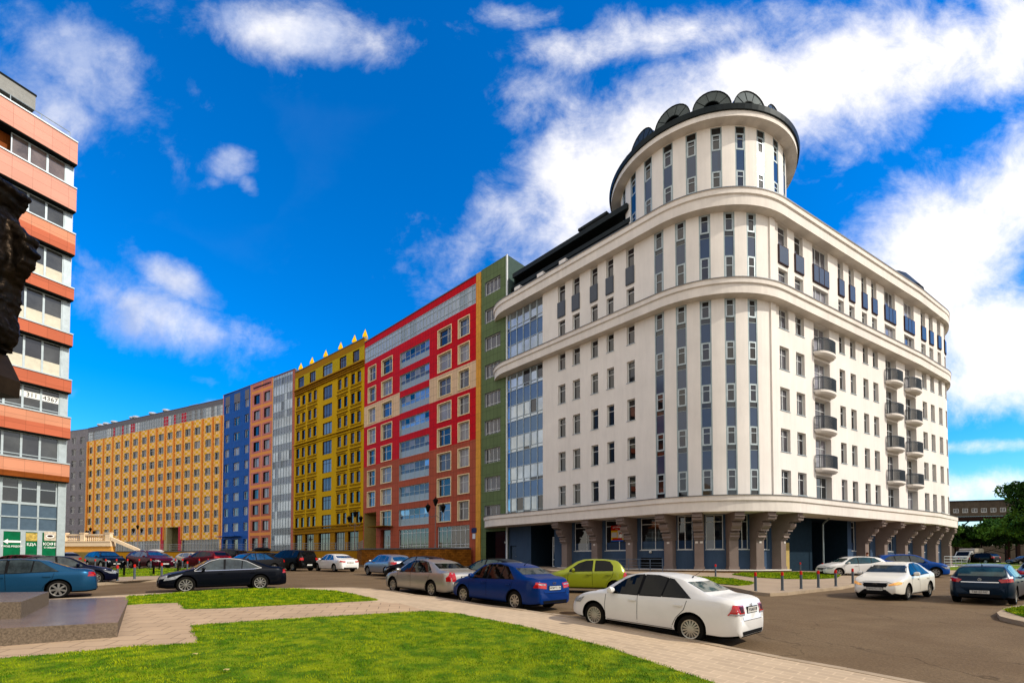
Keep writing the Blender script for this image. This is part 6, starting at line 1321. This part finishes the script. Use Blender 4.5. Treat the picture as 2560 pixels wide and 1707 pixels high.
# ================================================================ bollards, fences, small street furniture
ORD = ['first', 'second', 'third', 'fourth', 'fifth', 'sixth', 'seventh', 'eighth', 'ninth', 'tenth', 'eleventh', 'twelfth', 'thirteenth']
bolm = mat('bollard_grey', '#4f565c', .5); bolr = mat('bollard_red', '#b3221a', .45)
proto = {}
def bollard(px, py, h, label, grp, r=.055, dark=False):
    x, y = gnd(px, py, .12); key = (h, r)
    if key not in proto:
        a = MB(); a.lathe([(r*1.5, 0), (r*1.5, .02), (r, .03), (r, h-.16)], (0, 0, 0), bolm, 12); b_ = MB(); b_.lathe([(r*1.02, h-.16), (r*1.02, h-.04), (r*.9, h), (0, h+.01)], (0, 0, 0), bolr, 12); proto[key] = (a.build('post', smooth=40), b_.build('red_cap', smooth=40)); mine = proto[key]
    else:
        mine = []
        for o in proto[key]: c = o.copy(); sc.collection.objects.link(c); mine.append(c)
    t = thing('bollard', label, 'bollard', (x, y, g(x, y)+.12), 0, grp)
    for o in mine: o.parent = t
for i, (px, py) in enumerate(((1789, 1440), (1889, 1477), (1956, 1475), (2003, 1471), (2046, 1468), (2089.5, 1464.5), (2132, 1458))):
    bollard(px, py, .82, '%s red capped bollard from the left along the right island kerb' % ORD[i], 'bollards along the kerb of the right island')
for i, (px, py) in enumerate(((2001, 1429), (2057, 1432), (2115, 1437), (2157, 1431))):
    bollard(px, py, .80, '%s bollard from the left before the white estate car' % ORD[i], 'bollards before the gateway')
for i, (px, py) in enumerate(((293, 1451), (336, 1446.5), (404, 1440), (468, 1432))):
    bollard(px, py, .80, '%s bollard from the left along the near kerb of the left island' % ORD[i], 'bollards along the near kerb of the left island')
for i, px in enumerate((212, 237.5, 264, 291, 318.6, 347.6, 376.7, 438.4, 455.9, 497.8, 520, 575)):
    bollard(px, 1421.5-(i*.25), .80, '%s bollard from the left in the far row behind the low fence' % ORD[i], 'far bollards of the left island')
for i, px in enumerate((2361, 2377, 2397, 2424, 2450, 2476, 2501, 2524, 2547)):
    bollard(px, 1407, .85, '%s bollard from the left before the white truck and the shaded cars' % ORD[i], 'bollards before the shaded cars', r=.07)
blackm = mat('black_iron', '#0d0d0d', .5)
fe = thing('low_fence', 'low black iron fence with crossed rails round the left island lawn', 'fence', (*gnd(384, 1440, .12), .7)); prevp = None
for px, py in ((262, 1442.5), (310, 1440), (384, 1437), (445, 1432), (500, 1427)):
    x, y = gnd(px, py, .12); z = g(x, y)+.12; mb = MB(); mb.box(x-.04, x+.04, y-.04, y+.04, z, z+.62, blackm); adopt(mb.build('post'), fe)
    if prevp:
        mb = MB(); a = Vector(prevp); b_ = Vector((x, y, z)); up = Vector((0, 0, 1)); mb.tube(a+up*.6, (a+b_)/2+up*.42, .012, .012, blackm, 5); mb.tube((a+b_)/2+up*.42, b_+up*.6, .012, .012, blackm, 5); mb.tube(a+up*.35, (a+b_)/2+up*.58, .012, .012, blackm, 5); mb.tube((a+b_)/2+up*.58, b_+up*.35, .012, .012, blackm, 5); mb.tube(a+up*.22, b_+up*.22, .012, .012, blackm, 5); adopt(mb.build('rail'), fe)
    prevp = (x, y, z)
fe2 = thing('low_fence', 'low black iron fence along the far side of the left island lawn', 'fence', (*gnd(349, 1424, .12), .9)); prevp = None
for px in (259, 303, 349, 398, 450, 505, 560):
    x, y = gnd(px, 1424.5, .12); z = g(x, y)+.12; mb = MB(); mb.box(x-.03, x+.03, y-.03, y+.03, z, z+.62, blackm); adopt(mb.build('post'), fe2)
    if prevp:
        mb = MB(); a = Vector(prevp); b_ = Vector((x, y, z)); up = Vector((0, 0, 1))
        for h in (.55, .25): mb.tube(a+up*h, b_+up*h, .015, .015, blackm, 5)
        adopt(mb.build('rail'), fe2)
    prevp = (x, y, z)
# steel railing round the basement stair, stone kerb under it
rr_ = thing('railing', 'blue grey steel railing round the basement stair behind the lime green car', 'railing', (*W.at(22, 1.0), 1)); rblu = mat('railing_blue_grey', '#66727f', .4, metal=.4)
for i in range(7):
    q = 18.2+i*1.05; x, y = W.at(q, 1.15); mb = MB(); mb.tube((x, y, .7), (x, y, 1.93), .03, .03, rblu, 6); adopt(mb.build('post'), rr_)
for z in (1.15, 1.38, 1.6, 1.92): mb = MB(); p, q = W.at(18.2, 1.15), W.at(24.5, 1.15); mb.tube((*p, z), (*q, z), .022 if z < 1.9 else .03, .022 if z < 1.9 else .03, rblu, 6); adopt(mb.build('rail'), rr_)
mb = MB(); mb.pbox(W, 18.2, 24.6, .3, .98, .75, 1.1, stone); tag(mb.build('stair_wall'), 'low brown stone wall below the blue grey railing of the basement stair', 'wall')
rw = thing('railing', 'white tube railing beside the entrance at the right end of the cream building', 'railing', (*W.at(66, 1.5), 1)); wr = mat('railing_white', '#a9adb0', .4)
for q in (60.5, 62, 63.6, 65.2, 66.8): x, y = W.at(q, 2.2); mb = MB(); mb.tube((x, y, .8), (x, y, 2.2), .03, .03, wr, 6); adopt(mb.build('post'), rw)
for z in (1.3, 1.6, 1.9, 2.2):
    mb = MB()
    for a, b_ in ((60.5, 62), (62, 63.6), (63.6, 65.2), (65.2, 66.8)): mb.tube((*W.at(a, 2.2), z), (*W.at(b_, 2.2), z), .025, .025, wr, 6)
    adopt(mb.build('rail'), rw)
mx_, my_ = gnd(1423, 1531, 0); mb = MB(); mb.lathe([(0, .012), (.27, .012), (.31, .004)], (mx_, my_, g(mx_, my_)), mat('manhole_iron', '#3a2a1c', .7, var=(20, .4)), 20); tag(mb.build('manhole_cover'), 'rusty round manhole cover in front of the nearest white car', 'manhole cover')
for i, (px, py) in enumerate(((566, 1677), (488, 1637))):
    x, y = gnd(px, py, .17); mb = MB(); mb.face([(x+.05*cos(a), y+.035*sin(a), g(x, y)+.20+.012*sin(3*a)) for a in [t*pi/4 for t in range(8)]], mat('dry_leaf', '#a89a5e', .8)); tag(mb.build('fallen_leaf'), 'pale dry leaf lying on the front lawn' if i == 0 else 'smaller dry leaf on the front lawn nearer the paving', 'leaf')
# ================================================================ right background
leafm = [mat('leaf_dark', '#1c3510', .7, var=(.9, .4)), mat('leaf_mid', '#33551a', .7, var=(.9, .4)), mat('leaf_light', '#4c6d22', .7, var=(.9, .35))]; bark = mat('bark', '#2e241a', .9, bump=(12, .8, .03))
def tree(name, label, x, y, h, rad, base, nleaf, seed, lsz=.22, mats=leafm, cat='tree', low=.25):
    rng = np.random.default_rng(seed); z0 = g(x, y); t = thing(name, label, cat, (x, y, z0)); tb = MB(); tips = []
    tb.tube((0, 0, -.1), (.1, .05, h*.35), h*.022+.04, h*.015+.03, bark, 8); tb.tube((.1, .05, h*.35), (0, .1, h*.8), h*.015+.03, .03, bark, 7)
    for i in range(9):
        a = i*2.4+seed; z = h*(.22+.07*i); e = Vector((cos(a)*rad*.7, sin(a)*rad*.7, z+h*.14)); tb.tube((.05, .05, z), e, .05+h*.004, .02, bark, 5); tips.append(e)
    tb.build('trunk', t)
    cl = []
    for i in range(34):
        u = rng.normal(size=3); u /= np.linalg.norm(u); rr = rng.uniform(.45, 1)**.5; c = np.array([u[0]*rad*rr, u[1]*rad*rr, h*(.5+low)/1+u[2]*h*(.5-low)*rr*.95]); c[2] = max(base, c[2]); cl.append((c, rng.uniform(.16, .32)*rad, rng.integers(0, 3)))
    n = nleaf; ci = rng.integers(0, len(cl), n); C = np.array([c[0] for c in cl])[ci]; R_ = np.array([c[1] for c in cl])[ci]; d = rng.normal(size=(n, 3)); d /= np.linalg.norm(d, axis=1)[:, None]; p = C+d*(R_*rng.uniform(.4, 1.1, n)**.6)[:, None]*np.array([1.15, 1.15, .85])
    u = rng.normal(size=(n, 3)); u /= np.linalg.norm(u, axis=1)[:, None]; v = np.cross(u, rng.normal(size=(n, 3))); v /= np.linalg.norm(v, axis=1)[:, None]; s = rng.uniform(.6, 1.3, n)[:, None]*lsz
    V = np.stack([p-u*s, p+v*s*.5, p+u*s, p-v*s*.5], 1).reshape(-1, 3); me = bpy.data.meshes.new('crown'); me.vertices.add(4*n); me.vertices.foreach_set('co', V.ravel()); me.loops.add(4*n); me.loops.foreach_set('vertex_index', np.arange(4*n)); me.polygons.add(n); me.polygons.foreach_set('loop_start', np.arange(0, 4*n, 4))
    for m in mats: me.materials.append(m)
    me.polygons.foreach_set('material_index', np.array([c[2] for c in cl])[ci].astype(np.int32)); me.update(); o = bpy.data.objects.new('crown', me); sc.collection.objects.link(o); o.parent = t; return t
tree('broadleaf_tree', 'tall broadleaf tree rising at the right edge beside the raised gallery', 69.6, 61, 11.9, 5.0, 1.6, 14000, 3, .22)
tree('broadleaf_tree', 'bushy tree with drooping branches left of the tallest one, before the gallery', 77.0, 69, 8.2, 4.0, 1.0, 9000, 5, .24)
tree('broadleaf_tree', 'rounded dark green tree under the raised gallery', 84, 91, 6.6, 4.2, .8, 7000, 8, .26)
tree('broadleaf_tree', 'light green tree leaning out behind the right end of the cream building', 83, 97, 8.0, 3.6, .8, 6000, 9, .26)
tree('broadleaf_tree', 'low leafy tree hugging the right end of the cream building', 79, 93, 6.3, 4.0, .6, 7000, 12, .26)
tree('broadleaf_tree', 'dense dark tree behind the white truck', 90, 92, 6.6, 4.6, .6, 7000, 15, .26)
tree('broadleaf_tree', 'dark tree overhanging the shaded cars at the right edge', 88, 85, 7.4, 4.6, 1.0, 8000, 21, .28)
tree('broadleaf_tree', 'outermost dark tree at the right edge behind the shaded cars', 95, 87, 9, 5.5, .8, 8000, 23, .3)
conc = mat('old_concrete', '#544b40', .9, var=(.4, .25), streak=.3); concd = mat('dark_steelwork', '#2b1d17', .8)
ga = thing('raised_gallery', 'grey concrete industrial gallery on dark steel legs behind the trees on the right', 'building', (108, 110, 1)); Q = Path([('L', (98, 113), (128, 104))], 4)
gwin = [(1.5+i*1.75, 2.6+i*1.75, 12.6, 13.6, .2) for i in range(15)]
adopt(facade(Q, 0, Q.L, 11.7, 15.2, gwin, lambda s, z: conc, conc).build('wall'), ga)
for a, b, c, d, e in gwin: adopt(win(Q, ga, a, b, c, d, .15, white_fr, GL[1], 'v', fw=.1), ga)
mb = MB(); mb.pbox(Q, -.2, Q.L, 15.2, 15.4, -6, .2, concd); mb.pbox(Q, 0, Q.L, 10.9, 11.7, -6, -.2, concd); adopt(mb.build('roof'), ga)
for q in (4.5, 6.5, 16, 18): mb = MB(); mb.pbox(Q, q, q+.6, .8, 10.9, -3, -2.4, concd); adopt(mb.build('leg'), ga); mb = MB(); x, y = Q.at(q, -2.5); x2, y2 = Q.at(q+(-2.2 if q in (4.5, 16) else 2.8), -2.5); mb.tube((x, y, 8.2), (x2, y2, 10.9), .15, .15, concd, 5); adopt(mb.build('brace'), ga)
lo = thing('low_building', 'low grey building seen between the legs of the raised gallery', 'building', (118, 128, 1)); Q2 = Path([('L', (104, 132), (150, 122))], 6); lw = [(2+i*2.4, 3.4+i*2.4, 5.6, 7.0, .2) for i in range(16)]
adopt(facade(Q2, 0, Q2.L, .8, 10.2, lw, lambda s, z: conc, conc).build('wall'), lo); mb = MB(); mb.pbox(Q2, -.3, Q2.L, 10.2, 10.5, -8, .3, concd); adopt(mb.build('roof'), lo)
for a, b, c, d, e in lw[:9]: adopt(win(Q2, lo, a, b, c, d, .15, white_fr, GL[3], 'v', fw=.1), lo)
# white flatbed truck with a canvas box
tk = thing('white_truck', 'white light truck with a pale canvas box parked in the shade on the right', 'truck', (78.2, 82.5, g(78.2, 82.5)), radians(205)); tw_ = paint('paint_truck', '#b3b1aa')
def extr(name, prof, w, m, parent, M=Matrix(), inset=0):
    n = len(prof); A = [M @ Vector((x, -w/2, z)) for x, z in prof]; Bq = [M @ Vector((x, w/2, z)) for x, z in prof]; mb = MB(); mb.face(A, m); mb.face(Bq[::-1], m)
    for i in range(n): j = (i+1) % n; mb.face([A[j], A[i], Bq[i], Bq[j]], m)
    o = mb.build(name, parent); bv = o.modifiers.new('b', 'BEVEL'); bv.width = .06; bv.segments = 2; bv.limit_method = 'ANGLE'; return o
extr('cab', [(.3, .5), (2.6, .5), (2.68, .9), (2.55, 1.15), (1.75, 1.32), (1.15, 2.05), (.4, 2.12), (.3, 1.9)], 1.95, tw_, tk)
extr('canvas_box', [(-3.1, .95), (.15, .95), (.15, 2.35), (-.2, 2.6), (-2.8, 2.6), (-3.1, 2.35)], 2.1, mat('canvas', '#8e867a', .9, var=(1, .2)), tk)
mb = MB(); mb.box(-3.0, .3, -.9, .9, .6, .93, trim_m); mb.build('chassis', tk)
for s_ in (1, -1):
    mb = MB(); y = s_*.985; mb.face([(x, y, z) for x, z in ((.5, 1.35), (1.55, 1.35), (1.12, 1.9), (.5, 1.93))][::s_], cglass); mb.build('side_window', tk)
    mb = MB(); mb.box(2.6, 2.72, s_*.75-.14, s_*.75+.14, .82, 1.0, lclear); mb.build('headlight', tk)
    for x_ in (1.95, -2.0): a, b_ = wheel_mesh(.34, .22, 6, .2, 0, False); w_ = a.build('wheel', tk, smooth=40); b_.build('rim', w_, smooth=40); w_.location = (x_, s_*.88, .34); w_.rotation_euler = (0, 0, 0 if s_ > 0 else pi)
mb = MB(); mb.face([(1.775, -.85, 1.335), (1.775, .85, 1.335), (1.205, .78, 2.02), (1.205, -.78, 2.02)], cglass); mb.build('windscreen', tk); mb = MB(); mb.box(2.66, 2.74, -.5, .5, .55, .8, trim_m); mb.build('grille', tk)
# person walking behind the white estate car
def person(x, y, th, label):
    P0 = Vector((x, y, g(x, y))); bmp = bmesh.new(); sk = bmp.verts.layers.skin.verify(); J = {}
    def v(n, co, r): q = bmp.verts.new(co); q[sk].radius = (r, r); J[n] = q; return q
    v('pel', (0, 0, .95), .15); v('chest', (0, 0, 1.3), .16); v('neck', (.01, 0, 1.48), .055); v('head', (.03, 0, 1.58), .085); v('crown', (.02, 0, 1.68), .08)
    for s_, n in ((1, 'l'), (-1, 'r')):
        v('sh'+n, (0, s_*.19, 1.40), .06); v('el'+n, (-.03, s_*.25, 1.12), .045); v('wr'+n, (.05, s_*.25, .88), .033); v('ha'+n, (.07, s_*.25, .80), .035)
        v('hp'+n, (0, s_*.1, .88), .1); v('kn'+n, (.05*s_, s_*.11, .48), .065); v('an'+n, (-.02*s_, s_*.11, .08), .045); v('to'+n, (.14-.02*s_, s_*.12, .04), .04)
    for a, b_ in [('pel', 'chest'), ('chest', 'neck'), ('neck', 'head'), ('head', 'crown')]+[(a+n, b_+n) for n in 'lr' for a, b_ in (('sh', 'el'), ('el', 'wr'), ('wr', 'ha'), ('hp', 'kn'), ('kn', 'an'), ('an', 'to'))]+[('chest', 'shl'), ('chest', 'shr'), ('pel', 'hpl'), ('pel', 'hpr')]: bmp.edges.new((J[a], J[b_]))
    J['pel'][sk].use_root = True; me = bpy.data.meshes.new('body'); bmp.to_mesh(me); bmp.free(); o = bpy.data.objects.new('body', me); sc.collection.objects.link(o); o.modifiers.new('s', 'SKIN'); ss = o.modifiers.new('u', 'SUBSURF'); ss.levels = 1
    dg = bpy.context.evaluated_depsgraph_get(); dg.update(); nm = bpy.data.meshes.new_from_object(o.evaluated_get(dg)); o.modifiers.clear(); o.data = nm; nm.shade_smooth()
    for m in (mat('skin', '#a5705a', .6, var=None), mat('dark_jacket', '#22252b', .8, var=None), mat('dark_jeans', '#1a2233', .8, var=None)):
        nm.materials.append(m)
    for p in nm.polygons: z = p.center.z; p.material_index = 0 if z > 1.47 or (z < .86 and abs(p.center.y) > .2) else 1 if z > .9 else 2
    t = thing('person', label, 'person', P0, th); o.parent = t
    h = MB(); h.lathe([(0, -.02), (.095, -.01), (.10, .05), (.07, .10), (0, .125)], (.0, 0, 1.66), mat('auburn_hair', '#4a2718', .8, var=None), 12); h.build('hair', t, smooth=60)
person(29.9, 40.4, 2.6, 'person with auburn hair whose head shows behind the white estate car')

# apartment blocks across the street behind the photographer: they show in the reflections
opp = mat('opposite_beige', '#a08a68', .85, var=(.2, .1)); opw = mat('opposite_window', '#22262a', .3, var=(.5, .3))
for lab, x0, x1, y0, hh, nx_ in (('long beige apartment block across the street behind the photographer', -75, -8, -48, 22, 16), ('lower beige apartment block across the street, right of the long one', 12, 85, -55, 18, 18)):
    t = thing('apartment_block', lab, 'building', ((x0+x1)/2, y0, -.5)); Qo = Path([('L', (x1, y0), (x0, y0))], 6); mb = MB(); mb.pbox(Qo, 0, Qo.L, -.6, hh, -12, 0, opp, 8); adopt(mb.build('wall'), t)
    for k in range(int(hh/3.2)):
        mb = MB()
        for i in range(nx_): q = Qo.L*(i+.5)/nx_; mb.pbox(Qo, q-.8, q+.8, 1.2+3.2*k, 2.9+3.2*k, 0, .03, opw)
        tag(adopt(mb.build('windows'), t), kind='stuff')
